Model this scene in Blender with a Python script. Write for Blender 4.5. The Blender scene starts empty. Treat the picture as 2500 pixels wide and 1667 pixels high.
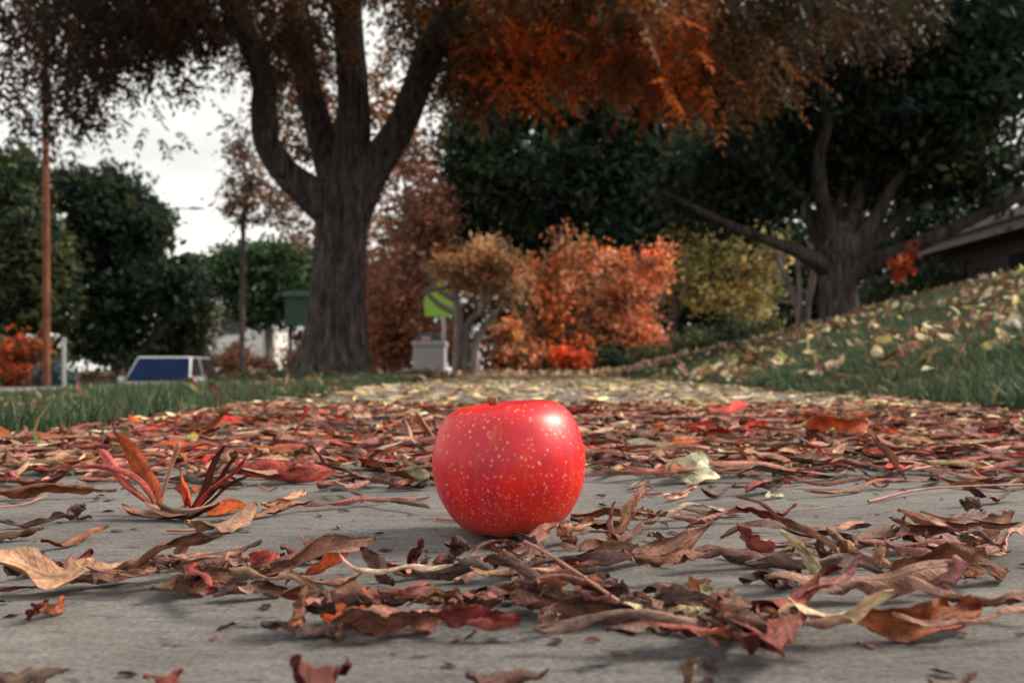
import bpy, math, random
import numpy as np
from mathutils import Vector

# ------------------------------------------------------------------ camera, sky, sun, exposure
S = bpy.context.scene
COL = S.collection
FPX = 2165.0            # focal length in pixels of the 2500 px wide photograph
CAMH = 0.0876           # the phone stands on the pavement
HORIZ = 900.0
cam_d = bpy.data.cameras.new('camera')
cam = bpy.data.objects.new('camera', cam_d); COL.objects.link(cam)
cam.location = (0, 0, CAMH); cam.rotation_euler = (math.radians(90), 0, 0)
cam_d.sensor_width = 36.0
cam_d.lens = 36.0 * FPX / 2500.0
cam_d.shift_y = (HORIZ - 833.5) / 2500.0
cam_d.clip_start = 0.01; cam_d.clip_end = 2000
cam_d.dof.use_dof = True; cam_d.dof.focus_distance = 0.455; cam_d.dof.aperture_fstop = 14.0
S.camera = cam

SUN_DIR = Vector((0.77, 0.20, 0.62)).normalized()
elev = math.asin(SUN_DIR.z); azim = math.atan2(SUN_DIR.x, SUN_DIR.y)
W = bpy.data.worlds.new('World'); S.world = W; W.use_nodes = True
nt = W.node_tree; nt.nodes.clear()
def wn(t, **k):
    n = nt.nodes.new(t)
    for a, b in k.items(): setattr(n, a, b)
    return n
out = wn('ShaderNodeOutputWorld'); bg = wn('ShaderNodeBackground'); bg.inputs[1].default_value = 0.1
sky = wn('ShaderNodeTexSky', sky_type='NISHITA'); sky.sun_disc = False
sky.sun_elevation = elev; sky.sun_rotation = azim
tc = wn('ShaderNodeTexCoord'); mp = wn('ShaderNodeMapping'); mp.inputs['Scale'].default_value = (1.0, 1.0, 3.2)
nz = wn('ShaderNodeTexNoise'); nz.inputs['Scale'].default_value = 2.3; nz.inputs['Detail'].default_value = 6; nz.inputs['Roughness'].default_value = .55
rp = wn('ShaderNodeValToRGB')
rp.color_ramp.elements[0].position = .36; rp.color_ramp.elements[0].color = (9.0, 8.9, 8.6, 1)
rp.color_ramp.elements[1].position = .60; rp.color_ramp.elements[1].color = (13.0, 12.6, 11.7, 1)
mx = wn('ShaderNodeMix', data_type='RGBA'); mx.inputs[0].default_value = .9
L_ = nt.links.new
L_(tc.outputs['Generated'], mp.inputs[0]); L_(mp.outputs[0], nz.inputs['Vector']); L_(nz.outputs[0], rp.inputs[0])
L_(sky.outputs[0], mx.inputs[6]); L_(rp.outputs[0], mx.inputs[7]); L_(mx.outputs[2], bg.inputs[0]); L_(bg.outputs[0], out.inputs[0])

sun_d = bpy.data.lights.new('sun', 'SUN'); sun_d.energy = 5.0; sun_d.angle = math.radians(17); sun_d.color = (1, .89, .75)
sun = bpy.data.objects.new('sun', sun_d); COL.objects.link(sun)
sun.rotation_euler = (-SUN_DIR).to_track_quat('-Z', 'Y').to_euler()

S.view_settings.view_transform = 'Standard'; S.view_settings.look = 'None'
S.view_settings.exposure = 0.06; S.view_settings.gamma = 1.0; S.view_settings.use_curve_mapping = False
S.render.engine = 'CYCLES'
S.cycles.use_denoising = True
S.cycles.max_bounces = 6; S.cycles.diffuse_bounces = 3; S.cycles.glossy_bounces = 3; S.cycles.transmission_bounces = 4

RNG = np.random.default_rng(11)
random.seed(5)
K = 2500.0 / 2352.0      # positions below were read at 2352 px width

def at(px, py, d):       # photograph position at depth d -> place in the world
    return np.array([(px*K - 1250) / FPX * d, d, CAMH + (HORIZ - py*K) / FPX * d])
def gd(px, py):          # place on the flat pavement
    d = CAMH * FPX / max(py*K - HORIZ, 1.0)
    return np.array([(px*K - 1250) / FPX * d, d, 0.0])
def sm(a, b, x):
    t = np.clip((np.asarray(x, float) - a) / (b - a), 0, 1); return t*t*(3-2*t)

# ------------------------------------------------------------------ materials
def material(name):
    m = bpy.data.materials.new(name); m.use_nodes = True
    n = m.node_tree; n.nodes.clear()
    o = n.nodes.new('ShaderNodeOutputMaterial'); b = n.nodes.new('ShaderNodeBsdfPrincipled')
    n.links.new(b.outputs[0], o.inputs[0])
    return m, n, b, o
def N(n, t, **k):
    x = n.nodes.new(t)
    for a, b in k.items():
        if a in x.bl_rna.properties: setattr(x, a, b)
        else: x.inputs[a].default_value = b
    return x
def ramp(n, stops):
    r = n.nodes.new('ShaderNodeValToRGB'); e = r.color_ramp.elements
    while len(e) < len(stops): e.new(.5)
    for i, (p, c) in enumerate(stops):
        e[i].position = p; e[i].color = (*c, 1) if len(c) == 3 else c
    return r
def noise(n, scale, detail=4, rough=.55, vec=None, stretch=None, coord='Object'):
    x = N(n, 'ShaderNodeTexNoise', Scale=scale, Detail=detail, Roughness=rough)
    t = n.nodes.new('ShaderNodeTexCoord'); src = t.outputs[coord]
    if stretch:
        m = n.nodes.new('ShaderNodeMapping'); m.inputs['Scale'].default_value = stretch
        n.links.new(src, m.inputs[0]); src = m.outputs[0]
    n.links.new(src, x.inputs['Vector'])
    return x
def mixc(n, a, b, f, mode='MIX'):
    m = n.nodes.new('ShaderNodeMix'); m.data_type = 'RGBA'; m.blend_type = mode
    for s, v in ((0, f), (6, a), (7, b)):
        if hasattr(v, 'links') or isinstance(v, bpy.types.NodeSocket): n.links.new(v, m.inputs[s])
        else: m.inputs[s].default_value = v if s == 0 else (*v, 1)
    return m.outputs[2]
def bump(n, b, h, strength=.4, dist=.01):
    x = N(n, 'ShaderNodeBump', Strength=strength, Distance=dist)
    n.links.new(h, x.inputs['Height']); n.links.new(x.outputs[0], b.inputs['Normal'])
def plain(name, col, rough=.6, var=.25, scale=8, metal=0, coat=0, spec=.5):
    m, n, b, o = material(name)
    z = noise(n, scale, 5)
    r = ramp(n, [(.3, [c*(1-var) for c in col]), (.7, [min(1, c*(1+var)) for c in col])])
    n.links.new(z.outputs[0], r.inputs[0]); n.links.new(r.outputs[0], b.inputs['Base Color'])
    b.inputs['Roughness'].default_value = rough; b.inputs['Metallic'].default_value = metal
    b.inputs['Coat Weight'].default_value = coat; b.inputs['Specular IOR Level'].default_value = spec
    return m
def foliage(name, trans=.35, rough=.6, fine=40., spec=.25, vein=False):
    m, n, b, o = material(name)
    a = N(n, 'ShaderNodeAttribute', attribute_name='Col')
    z = noise(n, fine, 5, .65)
    r = ramp(n, [(.25, (.45, .42, .45)), (.5, (1, 1, 1)), (.75, (1.35, 1.3, 1.2))])
    n.links.new(z.outputs[0], r.inputs[0])
    c = mixc(n, a.outputs['Color'], r.outputs[0], .85 if vein else .5, 'MULTIPLY')
    if vein:
        zb = noise(n, fine*.22, 4, .6); rb = ramp(n, [(.34, (.34, .29, .28)), (.46, (1, 1, 1)), (.62, (1.45, 1.42, 1.35))]); n.links.new(zb.outputs[0], rb.inputs[0])
        c = mixc(n, c, rb.outputs[0], .75, 'MULTIPLY')
    if vein:
        uv = n.nodes.new('ShaderNodeUVMap'); sp = n.nodes.new('ShaderNodeSeparateXYZ'); n.links.new(uv.outputs[0], sp.inputs[0])
        av = N(n, 'ShaderNodeMath', operation='ABSOLUTE'); n.links.new(sp.outputs[1], av.inputs[0])
        mr = N(n, 'ShaderNodeMapRange'); mr.inputs[1].default_value = .03; mr.inputs[2].default_value = .1; mr.inputs[3].default_value = 1; mr.inputs[4].default_value = 0
        n.links.new(av.outputs[0], mr.inputs[0])
        # side veins
        m1 = N(n, 'ShaderNodeMath', operation='MULTIPLY'); m1.inputs[1].default_value = .14; n.links.new(av.outputs[0], m1.inputs[0])
        m2 = N(n, 'ShaderNodeMath', operation='SUBTRACT'); n.links.new(sp.outputs[0], m2.inputs[0]); n.links.new(m1.outputs[0], m2.inputs[1])
        m3 = N(n, 'ShaderNodeMath', operation='MULTIPLY'); m3.inputs[1].default_value = 95.; n.links.new(m2.outputs[0], m3.inputs[0])
        m4 = N(n, 'ShaderNodeMath', operation='SINE'); n.links.new(m3.outputs[0], m4.inputs[0])
        mr2 = N(n, 'ShaderNodeMapRange'); mr2.inputs[1].default_value = .6; mr2.inputs[2].default_value = 1.; mr2.inputs[3].default_value = 0; mr2.inputs[4].default_value = .22
        n.links.new(m4.outputs[0], mr2.inputs[0])
        mm = N(n, 'ShaderNodeMath', operation='MULTIPLY'); mm.inputs[1].default_value = .4; n.links.new(mr.outputs[0], mm.inputs[0])
        mx_ = N(n, 'ShaderNodeMath', operation='MAXIMUM'); n.links.new(mm.outputs[0], mx_.inputs[0]); n.links.new(mr2.outputs[0], mx_.inputs[1])
        pale = mixc(n, c, (.50, .30, .18), .38)
        c = mixc(n, c, pale, mx_.outputs[0])
        ad = N(n, 'ShaderNodeMath', operation='SUBTRACT'); n.links.new(z.outputs[0], ad.inputs[0]); n.links.new(mx_.outputs[0], ad.inputs[1])
        bump(n, b, ad.outputs[0], .8, .0016)
    n.links.new(c, b.inputs['Base Color'])
    b.inputs['Roughness'].default_value = rough; b.inputs['Specular IOR Level'].default_value = spec
    t = N(n, 'ShaderNodeBsdfTranslucent'); n.links.new(c, t.inputs[0])
    ms = n.nodes.new('ShaderNodeMixShader'); ms.inputs[0].default_value = trans
    n.links.new(b.outputs[0], ms.inputs[1]); n.links.new(t.outputs[0], ms.inputs[2]); n.links.new(ms.outputs[0], o.inputs[0])
    return m
def bark(name, c0, c1, sc=14., strength=.9, dist=.02):
    m, n, b, o = material(name)
    z = noise(n, sc, 7, .65, stretch=(1, 1, .16)); z2 = noise(n, 2.2, 4)
    r = ramp(n, [(.33, c0), (.62, c1)]); n.links.new(z.outputs[0], r.inputs[0])
    r2 = ramp(n, [(.3, (.7, .68, .7)), (.7, (1.15, 1.12, 1.1))]); n.links.new(z2.outputs[0], r2.inputs[0])
    n.links.new(mixc(n, r.outputs[0], r2.outputs[0], 1., 'MULTIPLY'), b.inputs['Base Color'])
    b.inputs['Roughness'].default_value = .9; b.inputs['Specular IOR Level'].default_value = .2
    vo = N(n, 'ShaderNodeTexVoronoi', Scale=sc*.9, feature='DISTANCE_TO_EDGE'); tcv = n.nodes.new('ShaderNodeTexCoord'); mpv = n.nodes.new('ShaderNodeMapping'); mpv.inputs['Scale'].default_value = (1, 1, .22)
    wob = noise(n, sc*.5, 3); addv = N(n, 'ShaderNodeMix', data_type='VECTOR'); addv.inputs[0].default_value = .06
    n.links.new(tcv.outputs['Object'], addv.inputs[4]); n.links.new(wob.outputs['Color'], addv.inputs[5]); n.links.new(addv.outputs[1], mpv.inputs[0]); n.links.new(mpv.outputs[0], vo.inputs['Vector'])
    mv = N(n, 'ShaderNodeMapRange'); mv.inputs[1].default_value = 0.; mv.inputs[2].default_value = .22; n.links.new(vo.outputs['Distance'], mv.inputs[0])
    hh_ = N(n, 'ShaderNodeMath', operation='MULTIPLY_ADD'); hh_.inputs[1].default_value = .8; n.links.new(mv.outputs[0], hh_.inputs[0]); n.links.new(z.outputs[0], hh_.inputs[2])
    bump(n, b, hh_.outputs[0], strength, dist)
    return m

def mat_concrete():
    m, n, b, o = material('broomed_concrete')
    br = noise(n, 170, 7, .8, stretch=(.25, 1, 1)); fine = noise(n, 420, 6, .75); big = noise(n, 5, 5, .6); pit = noise(n, 85, 3, .55, stretch=(.6, 1, 1))
    r = ramp(n, [(.28, (.150, .143, .141)), (.5, (.224, .214, .207)), (.72, (.300, .286, .274))]); n.links.new(br.outputs[0], r.inputs[0])
    rf = ramp(n, [(.32, (.42, .42, .43)), (.5, (1, 1, 1)), (.7, (1.45, 1.44, 1.42))]); n.links.new(fine.outputs[0], rf.inputs[0])
    st2 = noise(n, 17, 6, .65, stretch=(.6, 1, 1)); rs2 = ramp(n, [(.36, (.62, .60, .60)), (.52, (1, 1, 1))]); n.links.new(st2.outputs[0], rs2.inputs[0])
    rb = ramp(n, [(.35, (.78, .77, .78)), (.65, (1.12, 1.11, 1.08))]); n.links.new(big.outputs[0], rb.inputs[0])
    rpit = ramp(n, [(.30, (.22, .21, .22)), (.375, (1, 1, 1))]); n.links.new(pit.outputs[0], rpit.inputs[0])
    c = mixc(n, r.outputs[0], rf.outputs[0], .9, 'MULTIPLY'); c = mixc(n, c, rb.outputs[0], 1., 'MULTIPLY'); c = mixc(n, c, rpit.outputs[0], .85, 'MULTIPLY'); c = mixc(n, c, rs2.outputs[0], .7, 'MULTIPLY')
    n.links.new(c, b.inputs['Base Color']); b.inputs['Roughness'].default_value = .92; b.inputs['Specular IOR Level'].default_value = .2
    a = N(n, 'ShaderNodeMath', operation='MULTIPLY_ADD'); a.inputs[1].default_value = .35; n.links.new(fine.outputs[0], a.inputs[0]); n.links.new(br.outputs[0], a.inputs[2])
    bump(n, b, a.outputs[0], .9, .003)
    return m

def mat_apple():
    m, n, b, o = material('apple_skin')
    tcx = n.nodes.new('ShaderNodeTexCoord'); sp = n.nodes.new('ShaderNodeSeparateXYZ'); n.links.new(tcx.outputs['Object'], sp.inputs[0])
    st = noise(n, 90, 5, .6, stretch=(1, 1, .22)); bg_ = noise(n, 26, 4, .55)
    r = ramp(n, [(.3, (.38, .004, .012)), (.5, (.60, .009, .012)), (.72, (.78, .024, .012))]); n.links.new(st.outputs[0], r.inputs[0])
    r2 = ramp(n, [(.36, (.46, .006, .05)), (.6, (.80, .016, .003))]); n.links.new(bg_.outputs[0], r2.inputs[0])
    c = mixc(n, r.outputs[0], r2.outputs[0], .55)
    sk = noise(n, 240, 4, .6, stretch=(1, 1, .10)); rk = ramp(n, [(.56, (0, 0, 0)), (.76, (.34, .34, .34))]); n.links.new(sk.outputs[0], rk.inputs[0])
    c = mixc(n, c, (.80, .16, .06), rk.outputs[0])
    # russet orange towards the calyx end
    mr = N(n, 'ShaderNodeMapRange'); mr.inputs[1].default_value = .024; mr.inputs[2].default_value = .0; mr.inputs[3].default_value = 0; mr.inputs[4].default_value = .6
    n.links.new(sp.outputs[2], mr.inputs[0])
    c = mixc(n, c, (.60, .085, .045), mr.outputs[0])
    def dots(scale, lo, hi, z0, z1):
        v = N(n, 'ShaderNodeTexVoronoi', Scale=scale); n.links.new(tcx.outputs['Object'], v.inputs['Vector'])
        q = N(n, 'ShaderNodeMapRange'); q.inputs[1].default_value = lo; q.inputs[2].default_value = hi; q.inputs[3].default_value = 1; q.inputs[4].default_value = 0
        n.links.new(v.outputs['Distance'], q.inputs[0])
        z = N(n, 'ShaderNodeMapRange'); z.inputs[1].default_value = z0; z.inputs[2].default_value = z1; n.links.new(sp.outputs[2], z.inputs[0])
        p = N(n, 'ShaderNodeMath', operation='MULTIPLY'); n.links.new(q.outputs[0], p.inputs[0]); n.links.new(z.outputs[0], p.inputs[1])
        return p
    d1 = dots(285, .15, .30, .014, .030); d2 = dots(470, .15, .32, .044, .022)
    mxm = N(n, 'ShaderNodeMath', operation='MAXIMUM'); n.links.new(d1.outputs[0], mxm.inputs[0]); n.links.new(d2.outputs[0], mxm.inputs[1])
    vz = noise(n, 130, 3, .6); vm = N(n, 'ShaderNodeMapRange'); vm.inputs[1].default_value = .35; vm.inputs[2].default_value = .65; vm.inputs[3].default_value = .25; vm.inputs[4].default_value = .80; n.links.new(vz.outputs[0], vm.inputs[0])
    ml = N(n, 'ShaderNodeMath', operation='MULTIPLY'); n.links.new(vm.outputs[0], ml.inputs[1]); n.links.new(mxm.outputs[0], ml.inputs[0])
    c = mixc(n, c, (.84, .32, .22), ml.outputs[0])
    n.links.new(c, b.inputs['Base Color'])
    b.inputs['Roughness'].default_value = .40; b.inputs['Specular IOR Level'].default_value = .42
    b.inputs['Coat Weight'].default_value = .20; b.inputs['Coat Roughness'].default_value = .36
    b.inputs['Subsurface Weight'].default_value = .06; b.inputs['Subsurface Radius'].default_value = (.006, .002, .001)
    bp = noise(n, 55, 3); ad = N(n, 'ShaderNodeMath', operation='MULTIPLY_ADD'); ad.inputs[1].default_value = .12
    n.links.new(mxm.outputs[0], ad.inputs[0]); n.links.new(bp.outputs[0], ad.inputs[2])
    bump(n, b, ad.outputs[0], .25, .0012)
    return m

M = dict(
    concrete=mat_concrete(), apple=mat_apple(),
    curb=plain('kerb_concrete', (.30, .29, .28), .9, .3, 20),
    asphalt=plain('asphalt', (.055, .055, .058), .9, .3, 40),
    soil=plain('lawn_soil', (.060, .050, .034), .95, .5, 9),
    dry=foliage('dry_leaf', .16, .62, 420., .3, True),
    litter=foliage('leaf_litter', .14, .65, 260., .25, True),
    crown=foliage('tree_leaf', .42, .55, 6., .2), spray=foliage('pinnate_leaf', .48, .5, 9., .25),
    grass=foliage('grass_blade', .35, .5, 30., .3),
    bark_grey=bark('grey_furrowed_bark', (.032, .027, .029), (.20, .165, .16), 26, 1.0, .035),
    bark_dark=bark('dark_bark', (.022, .019, .020), (.105, .085, .08)),
    bark_pale=bark('pale_bark', (.075, .062, .06), (.27, .225, .21), 10),
    pole=bark('creosoted_pole', (.10, .036, .022), (.24, .09, .052), 9, .3),
    stem=bark('apple_stem', (.16, .075, .03), (.42, .24, .11), 500, .4, .0006),
    stalk=plain('leaf_stalk', (.36, .16, .11), .6, .4, 120),
    roof=plain('shingle', (.16, .145, .15), .9, .35, 30), siding=plain('brown_siding', (.055, .04, .038), .8, .3, 12),
    fascia=plain('fascia_paint', (.17, .155, .16), .6, .15, 6), glint_white=plain('roof_glint_white', (.60, .58, .56), .5, .1, 6),
    glass=plain('dark_window', (.02, .024, .03), .08, .1, 4, 0, 0, .6),
    white=plain('white_paint', (.78, .77, .74), .5, .06, 4), whitecar=plain('silver_white_car_paint', (.56, .58, .62), .3, .05, 3, 0, .6),
    silver=plain('silver_car_paint', (.42, .43, .44), .3, .06, 3, .5, .6),
    windshield=plain('navy_windshield', (.004, .012, .045), .3, .2, 2, 0, 0, .05),  # dark navy with very low gloss
    hood_reflection=plain('blue_hood_reflection', (.03, .10, .34), .3, .1, 3, 0, .5),  # sky reflection on a car hood as blue colour; unused
    tyre=plain('tyre_rubber', (.02, .02, .021), .85, .2, 20), rim=plain('wheel_rim', (.45, .45, .46), .35, .1, 8, .8),
    black=plain('black_plastic', (.022, .020, .022), .5, .2, 20), amber=plain('lamp_lens', (.75, .70, .62), .2, .1, 9, 0, .5),
    tail=plain('orange_lens', (.55, .10, .03), .3, .1, 9),
    aggregate=plain('exposed_aggregate', (.34, .32, .33), .9, .45, 160), galv=plain('galvanised_steel', (.42, .42, .43), .5, .15, 30, .4),
    lime=plain('fluorescent_sign_sheeting', (.26, .46, .05), .5, .05, 6), green=plain('green_painted_board', (.012, .052, .032), .6, .2, 6),
    pinkwall=plain('pale_stucco', (.44, .33, .31), .9, .3, 3), lamppost=plain('lamp_post_concrete', (.52, .48, .44), .8, .15, 8),
    paper=plain('white_paper', (.75, .77, .78), .7, .05, 30), plaque=plain('pink_plaque', (.5, .32, .34), .5, .3, 30),
)

# ------------------------------------------------------------------ mesh helpers
def mesh_np(name, V, F, col=None, uv=None, smooth=True):
    V = np.asarray(V, np.float32).reshape(-1, 3); F = np.asarray(F, np.int32); k = F.shape[1]
    me = bpy.data.meshes.new(name)
    me.vertices.add(len(V)); me.vertices.foreach_set('co', V.ravel())
    me.loops.add(F.size); me.loops.foreach_set('vertex_index', F.ravel())
    me.polygons.add(len(F)); me.polygons.foreach_set('loop_start', np.arange(0, F.size, k, dtype=np.int32)); me.polygons.foreach_set('loop_total', np.full(len(F), k, np.int32))
    me.polygons.foreach_set('use_smooth', np.full(len(F), smooth))
    if col is not None:
        a = me.color_attributes.new('Col', 'FLOAT_COLOR', 'POINT')
        c = np.ones((len(V), 4), np.float32); c[:, :3] = np.asarray(col, np.float32).reshape(-1, 3); a.data.foreach_set('color', c.ravel())
    if uv is not None:
        l = me.uv_layers.new(name='UVMap'); l.data.foreach_set('uv', np.asarray(uv, np.float32).reshape(-1, 2)[F.ravel()].ravel())
    me.update(calc_edges=True); me.validate()
    return me
def link(name, me, m=None, parent=None, loc=None, **props):
    o = bpy.data.objects.new(name, me); COL.objects.link(o)
    if me is not None and m is not None and not me.materials: me.materials.append(m)
    if parent is not None: o.parent = parent
    if loc is not None: o.location = loc
    for k, v in props.items(): o[k] = v
    return o
def empty(name, loc, label, cat, group=None, rz=0):
    o = bpy.data.objects.new(name, None); COL.objects.link(o); o.location = loc; o.rotation_euler = (0, 0, rz)
    o.empty_display_size = .1; o['label'] = label; o['category'] = cat
    if group: o['group'] = group
    return o
class MB:
    def __init__(s): s.v = []; s.f = []
    def add(s, V, F):
        k = len(s.v); s.v += [tuple(map(float, p)) for p in V]; s.f += [tuple(i + k for i in f) for f in F]; return s
    def box(s, a, b, tx=0, ty=0):
        x0, y0, z0 = a; x1, y1, z1 = b
        return s.add([(x0, y0, z0), (x1, y0, z0), (x1, y1, z0), (x0, y1, z0), (x0+tx, y0+ty, z1), (x1-tx, y0+ty, z1), (x1-tx, y1-ty, z1), (x0+tx, y1-ty, z1)],
                     [(3, 2, 1, 0), (4, 5, 6, 7), (0, 1, 5, 4), (1, 2, 6, 5), (2, 3, 7, 6), (3, 0, 4, 7)])
    def prism(s, poly, axis, a, b):     # poly of 2-D points extruded along an axis
        n = len(poly)
        def p(q, t): return {'x': (t, q[0], q[1]), 'y': (q[0], t, q[1]), 'z': (q[0], q[1], t)}[axis]
        V = [p(q, a) for q in poly] + [p(q, b) for q in poly]
        return s.add(V, [tuple(range(n))[::-1], tuple(range(n, 2*n))] + [(i, (i+1) % n, n+(i+1) % n, n+i) for i in range(n)])
    def lathe(s, prof, c=(0, 0, 0), seg=24, axis='z'):
        V = []; F = []; n = len(prof)
        for j in range(seg):
            a = 2*math.pi*j/seg
            for r, z in prof:
                p = (r*math.cos(a), r*math.sin(a), z)
                if axis == 'x': p = (z, p[0], p[1])
                V.append((c[0]+p[0], c[1]+p[1], c[2]+p[2]))
        for j in range(seg):
            for i in range(n-1):
                a, b = j*n+i, ((j+1) % seg)*n+i
                F.append((a, b, b+1, a+1))
        return s.add(V, F)
    def build(s, name, m, parent=None, loc=None, smooth=False, bevel=0, **props):
        me = bpy.data.meshes.new(name); me.from_pydata(s.v, [], s.f); me.update()
        if smooth: me.polygons.foreach_set('use_smooth', [True]*len(me.polygons))
        o = link(name, me, m, parent, loc, **props)
        if bevel:
            b = o.modifiers.new('bevel', 'BEVEL'); b.width = bevel; b.segments = 2; b.limit_method = 'ANGLE'
        return o
def tube_arrays(P, R, seg=12, rough=0., rng=RNG, flare=None):
    P = np.asarray(P, float); n0 = len(P)
    # smooth the path (Catmull-Rom)
    t = np.linspace(0, n0-1, (n0-1)*5+1); i = np.clip(t.astype(int), 0, n0-2); f = (t-i)[:, None]
    Q = np.vstack([2*P[0]-P[1], P, 2*P[-1]-P[-2]]); p0, p1, p2, p3 = Q[i], Q[i+1], Q[i+2], Q[i+3]
    C = .5*((2*p1)+(-p0+p2)*f+(2*p0-5*p1+4*p2-p3)*f**2+(-p0+3*p1-3*p2+p3)*f**3)
    Rr = np.interp(t, np.arange(n0), R)
    T = np.gradient(C, axis=0); T /= np.linalg.norm(T, axis=1)[:, None]+1e-9
    ref = np.array([0, 1., 0]) if abs(T[:, 1]).mean() < .8 else np.array([1., 0, 0])
    A = np.cross(T, ref); A /= np.linalg.norm(A, axis=1)[:, None]+1e-9; B = np.cross(T, A)
    th = np.linspace(0, 2*np.pi, seg, endpoint=False); ph = rng.uniform(0, 6.28, 4)
    rr = Rr[:, None]*(1+rough*(.5*np.sin(3*th+ph[0]+.3*t[:, None])+.4*np.sin(5*th+ph[1]-.5*t[:, None])+.35*np.sin(2*th+ph[2]+1.1*t[:, None])))
    if seg > 40: rr = rr*(1+.018*np.sin(19*th+1.3*np.sin(t[:, None]*1.7))+.014*np.sin(31*th+2*np.sin(t[:, None]*2.3))+.012*rng.normal(0, 1, rr.shape))
    V = C[:, None]+A[:, None]*(np.cos(th)[None, :, None]*rr[..., None])+B[:, None]*(np.sin(th)[None, :, None]*rr[..., None])
    m = len(C); a = np.arange(m-1)[:, None]*seg; j = np.arange(seg); jn = (j+1) % seg
    F = np.stack([a+j, a+jn, a+seg+jn, a+seg+j], -1).reshape(-1, 4)
    # end caps: collapse last ring
    V = np.concatenate([V.reshape(-1, 3), C[-1:], C[:1]]); e = len(V)-2
    F = np.concatenate([F, np.stack([(m-1)*seg+j, (m-1)*seg+jn, np.full(seg, e), np.full(seg, e)], -1)[:, :4]])
    return V, F
def tube(name, P, R, m, parent=None, org=(0, 0, 0), seg=12, rough=0., **props):
    V, F = tube_arrays(P, R, seg, rough)
    me = bpy.data.meshes.new(name); V = V-np.asarray(org)
    me.from_pydata(V.tolist(), [], [tuple(dict.fromkeys(f)) for f in F.tolist()]); me.update()
    me.polygons.foreach_set('use_smooth', [True]*len(me.polygons))
    return link(name, me, m, parent, **props)

# ------------------------------------------------------------------ ground, pavement, street
WALK0, WALK1, KERB = -0.60, 1.00, -2.10
def leftdrop(y): return -1.15*sm(11, 28, y)
def gz(x, y):
    x = np.asarray(x, float); y = np.asarray(y, float)
    left = sm(2.0, -1.0, x)*0 + np.where(x < -0.3, leftdrop(y)*sm(-.3, -1.6, x), 0)
    mound = .075*np.exp(-(((x+1.5)/1.1)**2+((y-7.5)/1.3)**2))
    rise = .26*np.clip(x-WALK1-.03, 0, 4.0)*(1-.88*sm(9.2, 13.5, y))*sm(-6, -1, y)
    left = left-.04*sm(-.65, -1.9, x)*(1-sm(4.5, 6.5, y)*.8)
    crest = .035*sm(9, 15, y)*sm(-1.2, .5, x)
    base = -0.014+left+mound+rise+crest
    base = np.where((x > WALK0-.02) & (x < WALK1+.02) & (y < 12.2), np.minimum(base, -.03), base)
    return np.where(x < KERB-.02, base-.22, base)
def street_z(y): return leftdrop(np.asarray(y, float))-.145

def grid_mesh(name, xs, ys, zf):
    X, Y = np.meshgrid(xs, ys); Z = zf(X, Y); nx = len(xs)
    V = np.stack([X, Y, Z], -1).reshape(-1, 3); i = np.arange(len(ys)-1)[:, None]*nx+np.arange(nx-1)
    F = np.stack([i, i+1, i+nx+1, i+nx], -1).reshape(-1, 4)
    return mesh_np(name, V, F)
xs = np.unique(np.concatenate([np.linspace(-400, -30, 12), np.linspace(-30, -3, 28), [-2.12, -2.10, -2.08], np.linspace(-2.05, -.66, 15), [-.62, -.61, .5, 1.01, 1.02], np.linspace(1.05, 6.5, 46), np.linspace(7, 30, 24), np.linspace(35, 400, 12)]))
ys = np.unique(np.concatenate([np.linspace(-60, -1, 20), np.linspace(-.5, 16, 100), np.linspace(16.5, 40, 40), np.linspace(45, 600, 24)]))
link('ground', grid_mesh('ground', xs, ys, gz), M['soil'], kind='structure')
ysr = np.unique(np.concatenate([np.linspace(-60, 8, 12), np.linspace(10, 30, 30), np.linspace(35, 400, 20)]))
link('road', grid_mesh('road', np.linspace(-14.5, KERB-.15, 8), ysr, lambda X, Y: street_z(Y)), M['asphalt'], kind='structure')
kerb = empty('kerb', (KERB, 0, 0), 'concrete kerb along the road', 'kerb'); del kerb['category']; del kerb['label']; kerb['kind'] = 'structure'
for a in range(-3, 30):
    y0, y1 = a*1.5+.004, a*1.5+1.496
    z0, z1 = float(leftdrop(y0)), float(leftdrop(y1))
    V = [(-.15, y0, z0-.3), (0, y0, z0-.3), (0, y0, z0), (-.13, y0, z0), (-.15, y1, z1-.3), (0, y1, z1-.3), (0, y1, z1), (-.13, y1, z1)]
    MB().add(V, [(0, 1, 2, 3), (7, 6, 5, 4), (1, 5, 6, 2), (2, 6, 7, 3), (3, 7, 4, 0)]).build('kerb_stone', M['curb'], kerb)
walk = empty('sidewalk', (0, 0, 0), 'x', 'x'); del walk['category']; del walk['label']; walk['kind'] = 'structure'
JOINT = 0.185
slab_me = None
for k in range(-3, 8):
    y0 = JOINT+k*1.52
    if slab_me is None:
        b = MB().box((WALK0, .0006, -.10), (WALK1, 1.5194, 0)); o = b.build('slab', M['concrete'], walk, (0, y0, 0), bevel=.0008); slab_me = o.data
    else:
        o = link('slab', slab_me, None, walk, (0, y0, 0)); bv = o.modifiers.new('bevel', 'BEVEL'); bv.width = .0008; bv.segments = 2
link('joint_bed', grid_mesh('joint_bed', np.array([WALK0+.01, WALK1-.01]), np.array([JOINT-4.5, JOINT+12.1]), lambda X, Y: X*0-.0015), M['concrete'], walk)

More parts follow.
